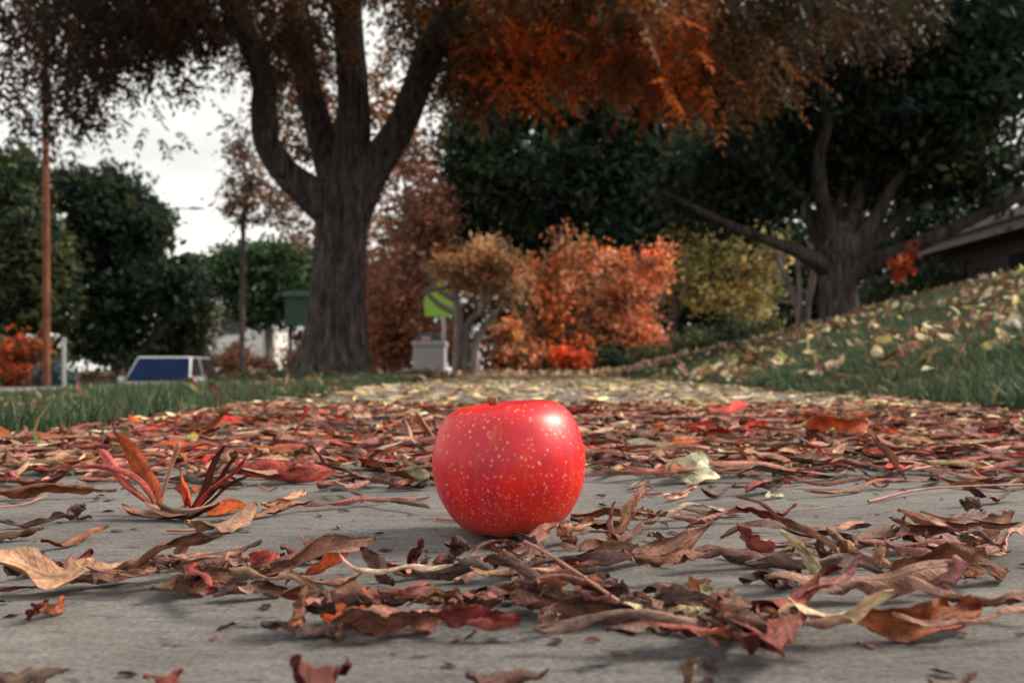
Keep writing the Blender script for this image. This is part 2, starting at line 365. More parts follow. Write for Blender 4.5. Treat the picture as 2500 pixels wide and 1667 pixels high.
# ------------------------------------------------------------------ leaf builder (many leaves at once)
def leaf_batch(rng, L, Wd, roll, bend, twist, wave, crump, nu, nv, ragged=.12):
    n = len(L); A = lambda x: np.broadcast_to(np.asarray(x, float), (n,))[:, None, None]
    L, Wd, roll, bend, twist, wave, crump, ragged = map(A, (L, Wd, roll, bend, twist, wave, crump, ragged))
    u = np.linspace(0, 1, nu+1)[None, :, None]; v = np.linspace(-1, 1, nv+1)[None, None, :]
    sk = rng.uniform(.42, .8, (n, 1, 1))
    pr = np.maximum(u, 1e-4)**sk*np.maximum(1-u, 0)**(1.25-sk); pr = pr/pr.max(axis=1, keepdims=True)
    pr = np.maximum(pr, .035)
    q = rng.uniform(0, 6.28, (n, 8, 1, 1)); side = np.where(v >= 0, 1., -1.)
    f1, f2 = rng.uniform(5, 12, (n, 1, 1)), rng.uniform(17, 34, (n, 1, 1))
    bite = np.clip(np.sin(f1*u+q[:, 0]+side*2.1)-.55, 0, 1)*2.1
    jag = rng.normal(0, 1, (n, nu+1, 2)); jag = np.where(v >= 0, jag[:, :, :1], jag[:, :, 1:])
    pr = pr*np.clip(1-ragged*1.5*bite+ragged*(.45*np.sin(f2*u+q[:, 1]+side*1.3)+.22*jag), .12, 1.3)
    s = v*Wd/2*pr
    ru = roll*(1+.45*np.sin(2.6*u+q[:, 6]))
    k = np.where(np.abs(ru) < .05, .05, ru)/(Wd/2)
    asy = 1+.45*np.sin(q[:, 5])*side
    ang = np.clip(k*s*asy, -4.6, 4.6); sp = 1-.07*np.abs(ang)           # the roll tightens like a scroll
    lat = np.sin(ang)*sp/(k*asy); hg = (1-np.cos(ang))*sp/(k*asy)
    tri = lambda t: 2/np.pi*np.arcsin(np.sin(t))                         # folded, not wavy
    cr = tri(8*u+3.6*v+q[:, 2])*.55+tri(17*u-5.*v*side+q[:, 3])*.40+tri(33*u+8.*v+q[:, 4])*.22
    hg = hg+crump*Wd*cr*(.3+.7*np.abs(v)); lat = lat+crump*Wd*.6*tri(13*u+3*v+q[:, 1])*np.abs(v)
    a = twist*(u-.5)+crump*2.2*np.sin(5*u+q[:, 7]); lat, hg = lat*np.cos(a)-hg*np.sin(a), lat*np.sin(a)+hg*np.cos(a)
    ph = bend*(u-.5)+wave*np.sin(6.28*u*rng.uniform(.8, 1.8, (n, 1, 1))+q[:, 0])+crump*1.1*tri(19*u+q[:, 6])
    ds = L/nu; phm = .5*(ph[:, 1:]+ph[:, :-1])
    X = np.concatenate([np.zeros((n, 1, 1)), np.cumsum(np.cos(phm)*ds, 1)], 1); Z = np.concatenate([np.zeros((n, 1, 1)), np.cumsum(np.sin(phm)*ds, 1)], 1)
    sway = L*.05*np.sin(4*u+q[:, 3])*np.sin(np.pi*u)
    x = X-np.sin(ph)*hg; z = Z+np.cos(ph)*hg; y = lat+sway
    ca = np.arctan2(Z[:, -1:], X[:, -1:]); c, s_ = np.cos(ca), np.sin(ca)
    chord = np.hypot(Z[:, -1, 0], X[:, -1, 0])
    P = np.stack([x*c+z*s_, np.broadcast_to(y, x.shape), -x*s_+z*c], -1)
    return P, chord
def leaf_faces(nu, nv):
    i = np.arange(nu)[:, None]*(nv+1)+np.arange(nv); f = np.stack([i, i+1, i+nv+2, i+nv+1], -1).reshape(-1, 4)
    return f
def two_sided(P, ct, cb, rng, spot=.35, th=.00028):
    """P n,U,V,3 in place -> verts, faces, colours, uvs: upper and under skin a leaf's thickness apart"""
    n, U, Vn, _ = P.shape
    du = np.gradient(P, axis=1); dv = np.gradient(P, axis=2); nr = np.cross(du, dv); nr /= np.linalg.norm(nr, axis=-1, keepdims=True)+1e-12
    top = P+nr*th/2; bot = P-nr*th/2
    f = leaf_faces(U-1, Vn-1); m = U*Vn
    F = np.concatenate([(np.arange(n)[:, None, None]*2*m+f[None]), (np.arange(n)[:, None, None]*2*m+m+f[None, :, ::-1])], 1).reshape(-1, 4)
    V = np.stack([top.reshape(n, m, 3), bot.reshape(n, m, 3)], 1).reshape(-1, 3)
    u = np.linspace(0, 1, U); v = np.linspace(-1, 1, Vn); g = np.stack(np.meshgrid(u, v, indexing='ij'), -1).reshape(1, 1, m, 2)
    uv = np.broadcast_to(g, (n, 2, m, 2)).reshape(-1, 2)
    q = rng.uniform(0, 6.28, (n, 1, 1)); uu, vv = g[..., 0], g[..., 1]
    sp = np.sin(uu*rng.uniform(4, 12, (n, 1, 1))+q)*np.sin(vv*rng.uniform(2, 5, (n, 1, 1))+2*q)+.5*np.sin(uu*23+vv*6+3*q)
    C = np.stack([np.broadcast_to(ct[:, None], (n, m, 3)), np.broadcast_to(cb[:, None], (n, m, 3))], 1)*(1+spot*sp[..., None])
    tipd = 1-.35*np.clip((uu-.88)/.12, 0, 1)
    C = np.clip(C*tipd[..., None], .004, .9)
    return V, F, C.reshape(-1, 3), uv
def place(P, pos, yaw, tilt=0., spin=0.):
    """P n,U,V,3 ; chord on +X -> spin about it, tilt up, yaw, move"""
    n = len(P); pos = np.broadcast_to(pos, (n, 3)); yaw, tilt, spin = (np.broadcast_to(np.asarray(t, float), (n,)) for t in (yaw, tilt, spin))
    o = np.zeros(n); l = np.ones(n)
    c, s = np.cos(spin), np.sin(spin); Rx = np.stack([l, o, o, o, c, -s, o, s, c], -1).reshape(n, 3, 3)
    c, s = np.cos(tilt), np.sin(tilt); Ry = np.stack([c, o, -s, o, l, o, s, o, c], -1).reshape(n, 3, 3)
    c, s = np.cos(yaw), np.sin(yaw); Rz = np.stack([c, -s, o, s, c, o, o, o, l], -1).reshape(n, 3, 3)
    R = Rz@Ry@Rx
    return np.einsum('nij,nuvj->nuvi', R, P)+pos[:, None, None]

# colours a dry leaf really has: (upper, under)
LC = dict(
    brown=((.185, .076, .056), (.30, .15, .11)), tan=((.50, .275, .19), (.38, .195, .135)), pink=((.43, .205, .16), (.30, .125, .10)),
    dark=((.060, .031, .029), (.14, .070, .058)), straw=((.74, .56, .35), (.66, .50, .32)), cream=((.72, .65, .44), (.63, .57, .40)),
    red=((.55, .038, .030), (.46, .09, .07)), orange=((.55, .095, .014), (.48, .08, .02)), maroon=((.155, .022, .020), (.25, .06, .045)),
    rust=((.29, .085, .030), (.23, .095, .055)), greyb=((.135, .080, .071), (.19, .112, .098)), yellow=((.66, .53, .17), (.58, .47, .2)),
)
PAL_WALK = [('brown', 20), ('tan', 28), ('pink', 28), ('dark', 7), ('greyb', 8), ('red', 7), ('maroon', 7), ('rust', 7), ('straw', 5), ('orange', 3), ('cream', 2)]
PAL_FAR = [('cream', 30), ('straw', 40), ('yellow', 12), ('tan', 14), ('pink', 6), ('brown', 4), ('rust', 2)]
PAL_LAWN = [('cream', 18), ('straw', 24), ('yellow', 14), ('tan', 24), ('brown', 10), ('rust', 6), ('pink', 8), ('maroon', 2)]
def pick(rng, pal, n):
    nm = [p[0] for p in pal]; w = np.array([p[1] for p in pal], float); return [nm[i] for i in rng.choice(len(nm), n, p=w/w.sum())]
def colours(rng, keys):
    t = np.array([LC[k][0] for k in keys]); b = np.array([LC[k][1] for k in keys]); j = np.exp(rng.normal(0, .22, (len(keys), 1))); h = np.exp(rng.normal(0, .06, (len(keys), 3)))
    return t*j*h, b*j*h
HM = np.zeros((900, 200)); HX0, HY0, HC = -1.2, .2, .012     # height of the litter so far (1.2 cm cells)
def settle(P, soft=90, base=0.0, cap=.02):
    """drop one leaf on what already lies there; returns the shift in z"""
    q = P.reshape(-1, 3); i = ((q[:, 1]-HY0)/HC).astype(int); j = ((q[:, 0]-HX0)/HC).astype(int)
    ok = (i >= 0) & (i < HM.shape[0]) & (j >= 0) & (j < HM.shape[1])
    h = np.zeros(len(q)); h[ok] = HM[i[ok], j[ok]]
    dz = min(np.percentile(base+h-q[:, 2], soft), cap-q[:, 2].min()); dz = max(dz, base+.0006-q[:, 2].min())
    np.maximum.at(HM, (i[ok], j[ok]), np.minimum(q[ok, 2]+dz, .022)*.7)
    return dz
def add_leaf(name, P, keys, rng, parent=None, drop=True, org=None, spot=.3, **props):
    ct, cb = colours(rng, keys)
    c = P.reshape(-1, 3).mean(0); zmin, hgt = P[..., 2].min(), np.ptp(P[..., 2])
    if abs(c[0]-AP[0]) < .055 and .30 < c[1] < .50 and hgt > .012 and drop: P = P.copy(); P[..., 2] = zmin+(P[..., 2]-zmin)*.012/hgt
    if drop: P = P+np.array([0, 0, settle(P, cap=.007 if c[1] < .6 else .016)])
    V, F, C, uv = two_sided(P, ct, cb, rng, spot)
    if org is None: org = np.array([P[..., 0].mean(), P[..., 1].mean(), P[..., 2].min()])
    return link(name, mesh_np(name, V-org, F, C, uv), M['dry'], parent, org if parent is None else None, **props)
def spanned(rng, A, B, wcm, roll, bend, spin, twist=0., wave=.12, crump=.07, nu=18, nv=6, ragged=.14):
    """one leaf whose stalk end is at A and tip at B"""
    A, B = np.asarray(A, float), np.asarray(B, float); d = B-A; Ln = np.linalg.norm(d)
    P, ch = leaf_batch(rng, np.array([Ln]), np.array([wcm/100.]), math.radians(roll), math.radians(bend), math.radians(twist), wave, crump, nu, nv, ragged)
    P = P*np.array([Ln/ch[0], 1, Ln/ch[0]]) if abs(bend) < 200 else P
    return place(P, A, math.atan2(d[1], d[0]), math.asin(np.clip(d[2]/Ln, -1, 1)), math.radians(spin))

# ------------------------------------------------------------------ the apple
AP = gd(1168, 1216); AP[1] = .465; AP[0] = (1242-1250)/FPX*.465
def build_apple():
    Rm = .0394; H = .0677
    out_p = [(190, .44), (197, .56), (214, .655), (250, .74), (310, .825), (400, .898), (550, .963), (720, 1.), (900, .985), (1050, .932), (1200, .825), (1300, .725), (1380, .60), (1425, .48), (1440, .38)]
    prof = [(.004*Rm, -.30*H), (.05*Rm, -.27*H), (.10*Rm, -.19*H), (.17*Rm, -.09*H), (.27*Rm, -.02*H)]
    prof = [(r, H+z) for r, z in prof]
    prof += [(r*Rm, H*(1-(y-190)/1250.)) for y, r in out_p]
    prof += [(.27*Rm, .006*H), (.18*Rm, .05*H), (.10*Rm, .085*H), (.03*Rm, .095*H), (.002*Rm, .09*H)]
    pr = np.array(prof); t = np.linspace(0, len(pr)-1, 90); i = np.clip(t.astype(int), 0, len(pr)-2); f = (t-i)[:, None]
    Q = np.vstack([2*pr[0]-pr[1], pr, 2*pr[-1]-pr[-2]]); p0, p1, p2, p3 = Q[i], Q[i+1], Q[i+2], Q[i+3]
    C = .5*((2*p1)+(-p0+p2)*f+(2*p0-5*p1+4*p2-p3)*f**2+(-p0+3*p1-3*p2+p3)*f**3); C[:, 0] = np.maximum(C[:, 0], 1e-5)
    seg = 96; th = np.linspace(0, 2*np.pi, seg, endpoint=False)
    zz = C[:, 1][:, None]/H; lobe = (.012+.02*np.clip(1-zz*2.2, 0, 1)+.004*np.clip(zz*3-2.2, 0, 1))*np.cos(5*th+.7)+.012*np.cos(2*th+.3)+.010*np.cos(th+2.6)
    R = C[:, 0][:, None]*(1+lobe*np.clip(C[:, 0][:, None]/Rm*1.6, 0, 1))
    Z = np.broadcast_to(C[:, 1][:, None], R.shape)+.0016*np.clip(zz*2-1, 0, 1)*np.cos(th-1.1)+.0012*np.clip(1-zz*4, 0, 1)*np.cos(5*th)*np.clip(C[:, 0][:, None]/Rm, 0, 1)
    V = np.stack([R*np.cos(th), R*np.sin(th), Z], -1); m = len(C)
    a = np.arange(m-1)[:, None]*seg; j = np.arange(seg); jn = (j+1) % seg
    F = np.stack([a+j, a+seg+j, a+seg+jn, a+jn], -1).reshape(-1, 4); V = V.reshape(-1, 3)
    # stands with a slight lean to the left
    an = math.radians(-3.0); V = np.stack([V[:, 0]*math.cos(an)+V[:, 2]*math.sin(an), V[:, 1], -V[:, 0]*math.sin(an)+V[:, 2]*math.cos(an)], -1)
    an = math.radians(4.2); V = np.stack([V[:, 0], V[:, 1]*math.cos(an)+V[:, 2]*math.sin(an), -V[:, 1]*math.sin(an)+V[:, 2]*math.cos(an)], -1)
    V[:, 2] -= V[:, 2].min()-.0004; V[:, 0] += .002; V[:, 1] -= .003
    r = empty('apple', AP, 'glossy red apple with pale speckles standing on the concrete sidewalk', 'apple')
    link('skin', mesh_np('skin', V, F), M['apple'], r)
    s = [(-.0035, -.001, .049), (-.0045, -.002, .060), (-.0070, -.001, .0670), (-.0082, -.003, .0712), (-.0086, -.0036, .0728)]
    tube('stem', s, [.0012, .0011, .0015, .0026, .0024], M['stem'], r, seg=14, rough=.12)
build_apple()

# ------------------------------------------------------------------ hero leaves (base, tip, how; read off the photograph, standing on real pavement)
RH = np.random.default_rng(3)
H = []   # bx, by, tx, ty, mode, width cm, roll, bend, spin, twist, colour, label
def h(*a): H.append(a)
# left middle
h(770, 1112, 556, 1116, 'g', 2.3, 40, -20, 58, 0, 'red', 'bright red leaf with a pale midrib lying beside the upright red leaf cluster')
h(-30, 1150, 268, 1142, 'g', 2.4, 150, -12, 160, 10, 'rust', 'long rust brown rolled leaf at the picture edge behind the upright red leaf cluster')
h(160, 1198, 186, 1165, 'u', 1.5, 50, 20, 0, 0, 'greyb', 'small round grey brown leaf standing on edge on bare concrete')
h(170, 1196, 212, 1194, 'g', .7, 90, 0, 0, 0, 'greyb', 'tiny dark leaf scrap beside the small round standing leaf')
h(-20, 1218, 150, 1212, 'g', 1.1, 70, 50, 40, 60, 'dark', 'dark twisted leaf with raised tip near the left edge of the pavement')
h(-40, 1248, 100, 1240, 'g', 1.5, 130, -10, 180, 0, 'rust', 'reddish brown rolled leaf with pale tip at the left picture edge')
h(95, 1268, 250, 1236, 'g', 1.2, 140, -25, 180, 50, 'rust', 'small reddish curled leaf alone on bare concrete, left of the picture')
h(-30, 1372, 330, 1336, 'g', 1.5, 120, -18, 170, 40, 'tan', 'long tan folded leaf stretching from the left picture edge')
h(300, 1325, 655, 1292, 'g', 1.3, 130, 14, 170, -40, 'brown', 'long thin brown rolled leaf behind the crumpled brown leaf heap')
h(395, 1298, 447, 1240, 'u', .9, 70, 20, 20, 0, 'tan', 'pale pointed leaf tip standing up from the left leaf heap')
h(120, 1318, 215, 1292, 'g', 1.2, 80, 70, 10, 30, 'maroon', 'small maroon leaf curled upward at both ends near the left leaf heap')
h(10, 1345, 92, 1310, 'g', 1.4, 80, -60, 150, 40, 'dark', 'dark brown curled leaf in front of the small maroon leaf')
h(80, 1362, 165, 1318, 'g', 1.3, 110, -30, 160, 0, 'brown', 'plump brown curled leaf beside the dark curled leaf at left')
h(330, 1352, 600, 1300, 'g', 1.8, 110, -35, 190, 30, 'dark', 'dark folded leaf across the middle of the left leaf heap')
h(350, 1388, 540, 1352, 'g', 1.9, 60, 35, 30, 60, 'brown', 'crumpled brown leaf with holes at the front of the left leaf heap')
h(450, 1360, 640, 1322, 'g', 2.0, 80, -30, 180, 20, 'pink', 'pinkish brown leaf curling over the left leaf heap')
h(490, 1385, 660, 1368, 'g', 1.3, 50, -10, 40, 0, 'brown', 'flat brown leaf along the front edge of the left leaf heap')
h(640, 1360, 850, 1350, 'g', 1.5, 140, -20, 170, 0, 'tan', 'pale tan wrinkled leaf lying before the pair of plump brown leaves')
h(645, 1292, 760, 1300, 'g', 1.7, 140, -40, 180, 0, 'brown', 'plump brown curled leaf, front one of the pair near the left leaf heap')
h(690, 1272, 820, 1285, 'g', 1.6, 140, -40, 180, 0, 'tan', 'plump tan curled leaf, rear one of the pair near the left leaf heap')
h(640, 1335, 578, 1282, 'u', 1.5, 60, 30, 70, 0, 'red', 'pale red leaf standing up beside the pair of plump brown leaves')
h(700, 1325, 800, 1265, 'u', 1.1, 60, 18, 60, 0, 'orange', 'narrow orange red leaf pointing up from the pair of plump leaves')
h(90, 1432, 146, 1400, 'g', 1.3, 110, 60, 30, 80, 'rust', 'small crumpled red brown leaf alone on the concrete at lower left')
h(70, 1425, 105, 1385, 'u', .8, 90, 20, 20, 40, 'maroon', 'tiny maroon leaf point rising from the small crumpled leaf at lower left')
# front left cluster
h(600, 1468, 800, 1462, 'g', 1.3, 150, -8, 180, 0, 'greyb', 'dark grey brown rolled leaf under the orange curl at the front')
h(690, 1455, 690, 1352, 'u', 2.3, 95, 40, 85, 30, 'rust', 'rust leaf curled upright into a scoop at the front')
h(735, 1440, 905, 1412, 'g', 2.2, 60, -30, 35, 10, 'orange', 'orange brown leaf lying behind the upright rust scoop')
h(760, 1478, 1035, 1440, 'g', 2.6, 75, -14, 150, 30, 'brown', 'broad brown folded leaf in the front cluster left of centre')
h(1010, 1458, 1195, 1470, 'g', 1.9, 70, -20, 80, -30, 'maroon', 'dark red brown leaf with bright edge tapering to a thin tip at the front')
h(770, 1480, 775, 1445, 'u', .9, 90, 10, 10, 0, 'dark', 'tiny dark scrap standing before the broad brown folded leaf')
h(665, 1600, 800, 1592, 'g', 2.6, 90, -50, 170, 40, 'maroon', 'blurred dark red brown leaf at the bottom picture edge')
h(1010, 1428, 1200, 1408, 'g', 2.1, 60, -22, 160, 20, 'pink', 'pale pinkish brown leaf with ragged edge in the front centre cluster')
h(1120, 1410, 1400, 1420, 'g', 2.6, 75, -22, 170, 30, 'pink', 'broad pinkish brown folded leaf in the front centre cluster')
h(1240, 1450, 1500, 1436, 'g', 1.5, 60, 10, 60, 0, 'brown', 'brown leaf hanging over the front edge of the centre cluster')
h(1255, 1462, 1275, 1412, 'u', 1.1, 90, -20, 0, 0, 'tan', 'small pale leaf end standing at the front of the centre cluster')
h(1420, 1440, 1640, 1408, 'g', 2.0, 75, -35, 165, 10, 'straw', 'straw coloured arched leaf, front right of the centre cluster')
h(1400, 1440, 1640, 1432, 'g', 1.4, 100, 5, 100, 0, 'greyb', 'grey brown leaf lying under the straw coloured arched leaf')
h(1385, 1425, 1430, 1345, 'u', 1.2, 70, 10, 80, 0, 'dark', 'dark pointed leaf standing up in the front centre cluster')
# middle cluster before the apple
h(875, 1340, 1040, 1318, 'g', 1.6, 95, 40, 20, 30, 'brown', 'brown boat shaped leaf at the left end of the cluster before the apple')
h(905, 1350, 830, 1262, 'u', .9, 60, 30, 60, 60, 'dark', 'thin dark twisted leaf reaching up at the left end of the middle cluster')
h(955, 1312, 975, 1245, 'u', 1.0, 100, -50, 90, 0, 'maroon', 'small maroon leaf curled over like a spoon before the apple')
h(1040, 1318, 1075, 1262, 'u', 1.9, 90, -50, 60, 0, 'dark', 'dark brown leaf curled upright before the apple')
h(1010, 1340, 1085, 1335, 'g', 1.8, 100, -60, 160, 60, 'tan', 'crumpled tan leaf ball at the front of the middle cluster')
h(1075, 1330, 1290, 1222, 'g', 1.9, 55, -10, 150, 10, 'pink', 'pinkish leaf with pale midrib sloping up to the foot of the apple')
h(1100, 1345, 1250, 1310, 'g', 2.2, 70, -40, 170, 40, 'greyb', 'grey brown crumpled leaf in the middle of the cluster before the apple')
h(1190, 1345, 1220, 1285, 'u', 1.1, 60, -40, 30, 30, 'cream', 'pale cream shredded leaf standing in the cluster before the apple')
h(1180, 1262, 1245, 1320, 'g', .9, 60, 0, 70, 0, 'dark', 'thin dark leaf leaning across the pinkish sloping leaf')
h(1280, 1262, 1365, 1240, 'g', 1.5, 70, 60, 50, 40, 'tan', 'curled tan leaf touching the foot of the apple')
h(1320, 1262, 1285, 1210, 'u', .9, 60, 20, 70, 0, 'rust', 'pointed rust leaf tip rising against the foot of the apple')
h(1390, 1262, 1510, 1218, 'g', 1.4, 90, -15, 150, 0, 'pink', 'pale pinkish leaf pointing away beside the foot of the apple')
h(1395, 1245, 1490, 1108, 'u', 1.1, 80, 12, 40, 0, 'tan', 'tall tan leaf leaning up beside the apple')
h(1400, 1258, 1412, 1155, 'u', .6, 100, -10, 60, 40, 'pink', 'narrow curled leaf standing beside the tall leaning tan leaf')
h(1230, 1330, 1450, 1296, 'g', 1.9, 60, -20, 170, 40, 'brown', 'brown mottled leaf at the back of the middle cluster')
h(1330, 1342, 1640, 1262, 'g', 1.9, 85, 22, 25, 0, 'brown', 'long brown boat shaped leaf ending in a dark curved tip')
h(1500, 1300, 1612, 1230, 'u', .8, 70, 40, 60, 0, 'tan', 'thin pale leaf tip curving up at the end of the long boat shaped leaf')
h(1285, 1350, 1320, 1298, 'u', 1.5, 100, -70, 20, 0, 'orange', 'small leaf with orange inner side curled into a hood in the middle cluster')
h(1230, 1400, 1262, 1320, 'u', 1.0, 80, 10, 50, 0, 'rust', 'rust orange leaf fold standing between the two front clusters')
h(1330, 1372, 1420, 1340, 'g', 1.4, 60, 0, 30, 0, 'dark', 'flat dark leaf between the middle cluster and the front cluster')
# right of the apple
h(1310, 1215, 1440, 1222, 'g', 1.5, 130, 0, 170, 0, 'brown', 'brown rolled leaf lying against the right side of the apple')
h(1310, 1196, 1520, 1190, 'g', 1.1, 80, 0, 150, 0, 'rust', 'narrow rust leaf lying behind the rolled leaf right of the apple')
h(1490, 1215, 1690, 1198, 'g', 1.4, 90, -14, 160, 30, 'pink', 'pale pinkish leaf with curled edges right of the apple')
h(1560, 1180, 1720, 1192, 'g', .9, 60, 20, 30, 60, 'brown', 'thin twisted brown leaf behind the pale pinkish leaf')
h(1690, 1200, 1830, 1196, 'g', 1.3, 90, -60, 170, 20, 'maroon', 'dark red crumpled leaf at the end of the row right of the apple')
h(1610, 1150, 1800, 1128, 'g', 1.5, 140, -10, 180, 0, 'greyb', 'grey brown rolled leaf with long thin tip beside the cream leaf')
h(1525, 1158, 1600, 1132, 'g', 1.2, 80, -30, 100, 60, 'tan', 'crumpled tan scrap touching the grey brown rolled leaf')
h(1522, 1110, 1640, 1104, 'g', 2.6, 35, -80, 62, 0, 'cream', 'cream coloured leaf folded into an upright peak')
h(1760, 1150, 1800, 1142, 'g', .8, 80, 40, 30, 0, 'cream', 'tiny cream scrap alone on the bare concrete at right')
h(1850, 1145, 2140, 1118, 'g', 1.3, 110, 12, 160, 30, 'rust', 'long reddish brown leaf lying on bare concrete at right')
h(1972, 1102, 2082, 1100, 'g', 1.2, 80, 70, 20, 20, 'pink', 'boat shaped pinkish leaf with an orange tip at right')
h(1690, 1128, 1985, 1085, 'g', 1.3, 90, -10, 170, 0, 'brown', 'long dark brown leaf behind the boat shaped pinkish leaf')
h(2230, 1092, 2310, 1100, 'g', 1.0, 150, 20, 170, 0, 'dark', 'small dark tube of a leaf near the right picture edge')
h(1800, 1120, 1890, 1112, 'g', 1.0, 80, 30, 60, 30, 'maroon', 'small crumpled red leaf before the long dark brown leaf')
h(2210, 1165, 2352, 1150, 'g', 1.3, 90, -20, 150, 0, 'brown', 'brown leaf lying at the right picture edge above the large heap')
h(2215, 1180, 2250, 1158, 'u', 1.3, 40, 0, 60, 0, 'greyb', 'small oval leaf with pale midrib standing near the right picture edge')
# right front heap
h(1700, 1262, 2005, 1236, 'g', 1.6, 95, -20, 165, 10, 'pink', 'pale pink scalloped leaf at the back of the right heap')
h(1770, 1290, 1694, 1210, 'u', 1.2, 80, 40, 60, 0, 'maroon', 'dark red curled leaf tip rising at the left of the right heap')
h(1900, 1352, 1792, 1222, 'u', .75, 30, -26, 30, 0, 'straw', 'pale straw strip leaning up out of the right heap')
h(1885, 1300, 1880, 1230, 'u', .5, 50, 0, 20, 0, 'greyb', 'thin grey leaf standing beside the pale straw strip')
h(1665, 1280, 1800, 1318, 'g', 1.1, 90, 10, 160, 0, 'tan', 'tan pointed leaf at the left end of the right heap')
h(1760, 1405, 2190, 1372, 'g', 2.4, 120, -14, 172, 0, 'brown', 'large smooth brown rolled leaf along the front of the right heap')
h(2080, 1392, 2440, 1440, 'g', 1.8, 100, -20, 172, 0, 'brown', 'brown leaf curving down from the large rolled leaf to the picture edge')
h(2040, 1345, 2315, 1330, 'g', 2.3, 50, -60, 40, 0, 'rust', 'arched dark rust leaf with a bright rim on the right heap')
h(2145, 1362, 2222, 1308, 'u', 1.4, 70, 10, 60, 0, 'pink', 'pale pinkish leaf standing under the arched rust leaf')
h(2250, 1255, 2330, 1180, 'u', 1.3, 60, -30, 30, 0, 'tan', 'pale curved leaf standing at the back of the right heap')
h(2050, 1285, 2260, 1240, 'g', 2.6, 60, -30, 160, 20, 'greyb', 'broad grey brown leaf in the middle of the right heap')
h(2130, 1320, 2352, 1262, 'g', 2.2, 60, -20, 170, 40, 'brown', 'broad brown leaf lying at the right picture edge in the right heap')
h(1880, 1330, 2060, 1272, 'g', 1.8, 70, -30, 170, 40, 'dark', 'dark crumpled leaf in the right heap behind the straw strip')
h(1930, 1310, 1960, 1240, 'u', 1.2, 90, -20, 60, 20, 'brown', 'ragged brown leaf edge standing in the right heap')
h(1700, 1375, 1830, 1335, 'g', 1.6, 90, -40, 150, 60, 'dark', 'dark ragged leaf at the left front corner of the right heap')
h(1960, 1478, 2250, 1440, 'g', 2.4, 50, -14, 60, 12, 'rust', 'reddish brown leaf with upturned edge alone at the lower right')
h(2050, 1480, 2420, 1462, 'g', .9, 140, 0, 170, 0, 'tan', 'narrow tan rolled leaf lying against the lone reddish brown leaf at lower right')
# bottom right cluster
h(1640, 1448, 1850, 1462, 'g', 1.7, 80, -40, 165, 30, 'greyb', 'grey brown leaf at the back of the bottom cluster')
h(1650, 1475, 1720, 1388, 'u', 1.4, 90, -20, 20, 40, 'tan', 'ragged tan leaf standing at the back of the bottom cluster')
h(1650, 1432, 1800, 1580, 'g', 1.2, 70, -8, 150, 20, 'red', 'dull red leaf running toward the bottom picture edge')
h(1420, 1502, 1690, 1510, 'g', 1.4, 80, -12, 160, 20, 'maroon', 'blurred maroon leaf at the left of the bottom cluster')
h(1700, 1560, 1840, 1500, 'g', 2.0, 80, -40, 160, 40, 'maroon', 'blurred crumpled dark red leaf in the bottom cluster')
h(1560, 1490, 1640, 1480, 'g', 1.5, 90, -50, 170, 60, 'dark', 'dark crumpled scrap in the bottom cluster')
h(2130, 1615, 2240, 1600, 'g', 1.0, 100, -30, 170, 30, 'dark', 'blurred dark leaf scrap at the bottom edge toward the right')
h(1580, 1585, 1592, 1520, 'u', .8, 80, 0, 20, 0, 'brown', 'small blurred leaf standing at the bottom edge')
h(-20, 1595, 160, 1578, 'g', 1.3, 90, -20, 170, 0, 'dark', 'blurred dark leaf at the lower left picture corner')
h(1070, 1600, 1260, 1590, 'g', 1.5, 90, -30, 170, 0, 'dark', 'blurred dark leaf at the bottom edge below the apple')
h(330, 1590, 420, 1578, 'g', 1.1, 90, -40, 170, 0, 'maroon', 'small blurred maroon leaf at the bottom edge left of centre')
# left behind, beside the apple
h(985, 1150, 700, 1175, 'g', 1.4, 150, -10, 170, 0, 'pink', 'long pinkish rolled leaf running to the left side of the apple')
h(985, 1182, 760, 1140, 'g', 1.2, 120, 30, 160, 80, 'greyb', 'gnarled grey brown twisted leaf left of the apple')
h(545, 1198, 720, 1172, 'g', 1.6, 100, -24, 170, 20, 'brown', 'brown crumpled leaf between the upright red cluster and the apple')
h(600, 1180, 700, 1150, 'g', 1.8, 60, -20, 150, 20, 'tan', 'tan torn leaf just right of the upright red cluster')
h(430, 1252, 590, 1206, 'g', 1.9, 70, -34, 160, 40, 'tan', 'tan crumpled leaf with a long stalk before the upright red cluster')
h(985, 1120, 930, 1080, 'u', 1.9, 60, 10, 40, 0, 'cream', 'cream leaf folded upright close to the left side of the apple')
h(900, 1118, 985, 1128, 'g', 1.4, 80, -20, 150, 0, 'dark', 'dark leaf lying before the cream leaf left of the apple')
h(815, 1080, 905, 1072, 'g', 1.4, 60, -30, 120, 0, 'red', 'rosy red leaf half buried left of the apple')
h(760, 1130, 900, 1118, 'g', 1.4, 100, -10, 170, 0, 'brown', 'brown leaf lying between the bright red leaf and the apple')
# further back, bright ones
h(1850, 1018, 1990, 1010, 'g', 3.4, 60, -55, 70, 0, 'orange', 'large arched orange red leaf in the litter at right')
h(1960, 1035, 2005, 1028, 'g', 2.0, 60, -30, 70, 0, 'orange', 'small orange red leaf before the large arched orange leaf')
h(480, 1000, 570, 985, 'g', 2.2, 40, -10, 70, 0, 'red', 'scarlet leaf at the edge of the left grass')
h(690, 978, 708, 935, 'u', 1.6, 60, 20, 40, 0, 'red', 'pale red leaf standing upright near the left grass')
h(975, 1000, 950, 962, 'u', 1.9, 90, -40, 50, 0, 'orange', 'orange red leaf curled upright just left of the apple top')
h(800, 1030, 822, 998, 'u', 1.6, 80, 40, 40, 0, 'orange', 'small orange leaf curling up left of the apple')
h(415, 1030, 455, 1000, 'u', 1.6, 20, 0, 60, 0, 'yellow', 'yellow green oval leaf standing behind the upright red cluster')
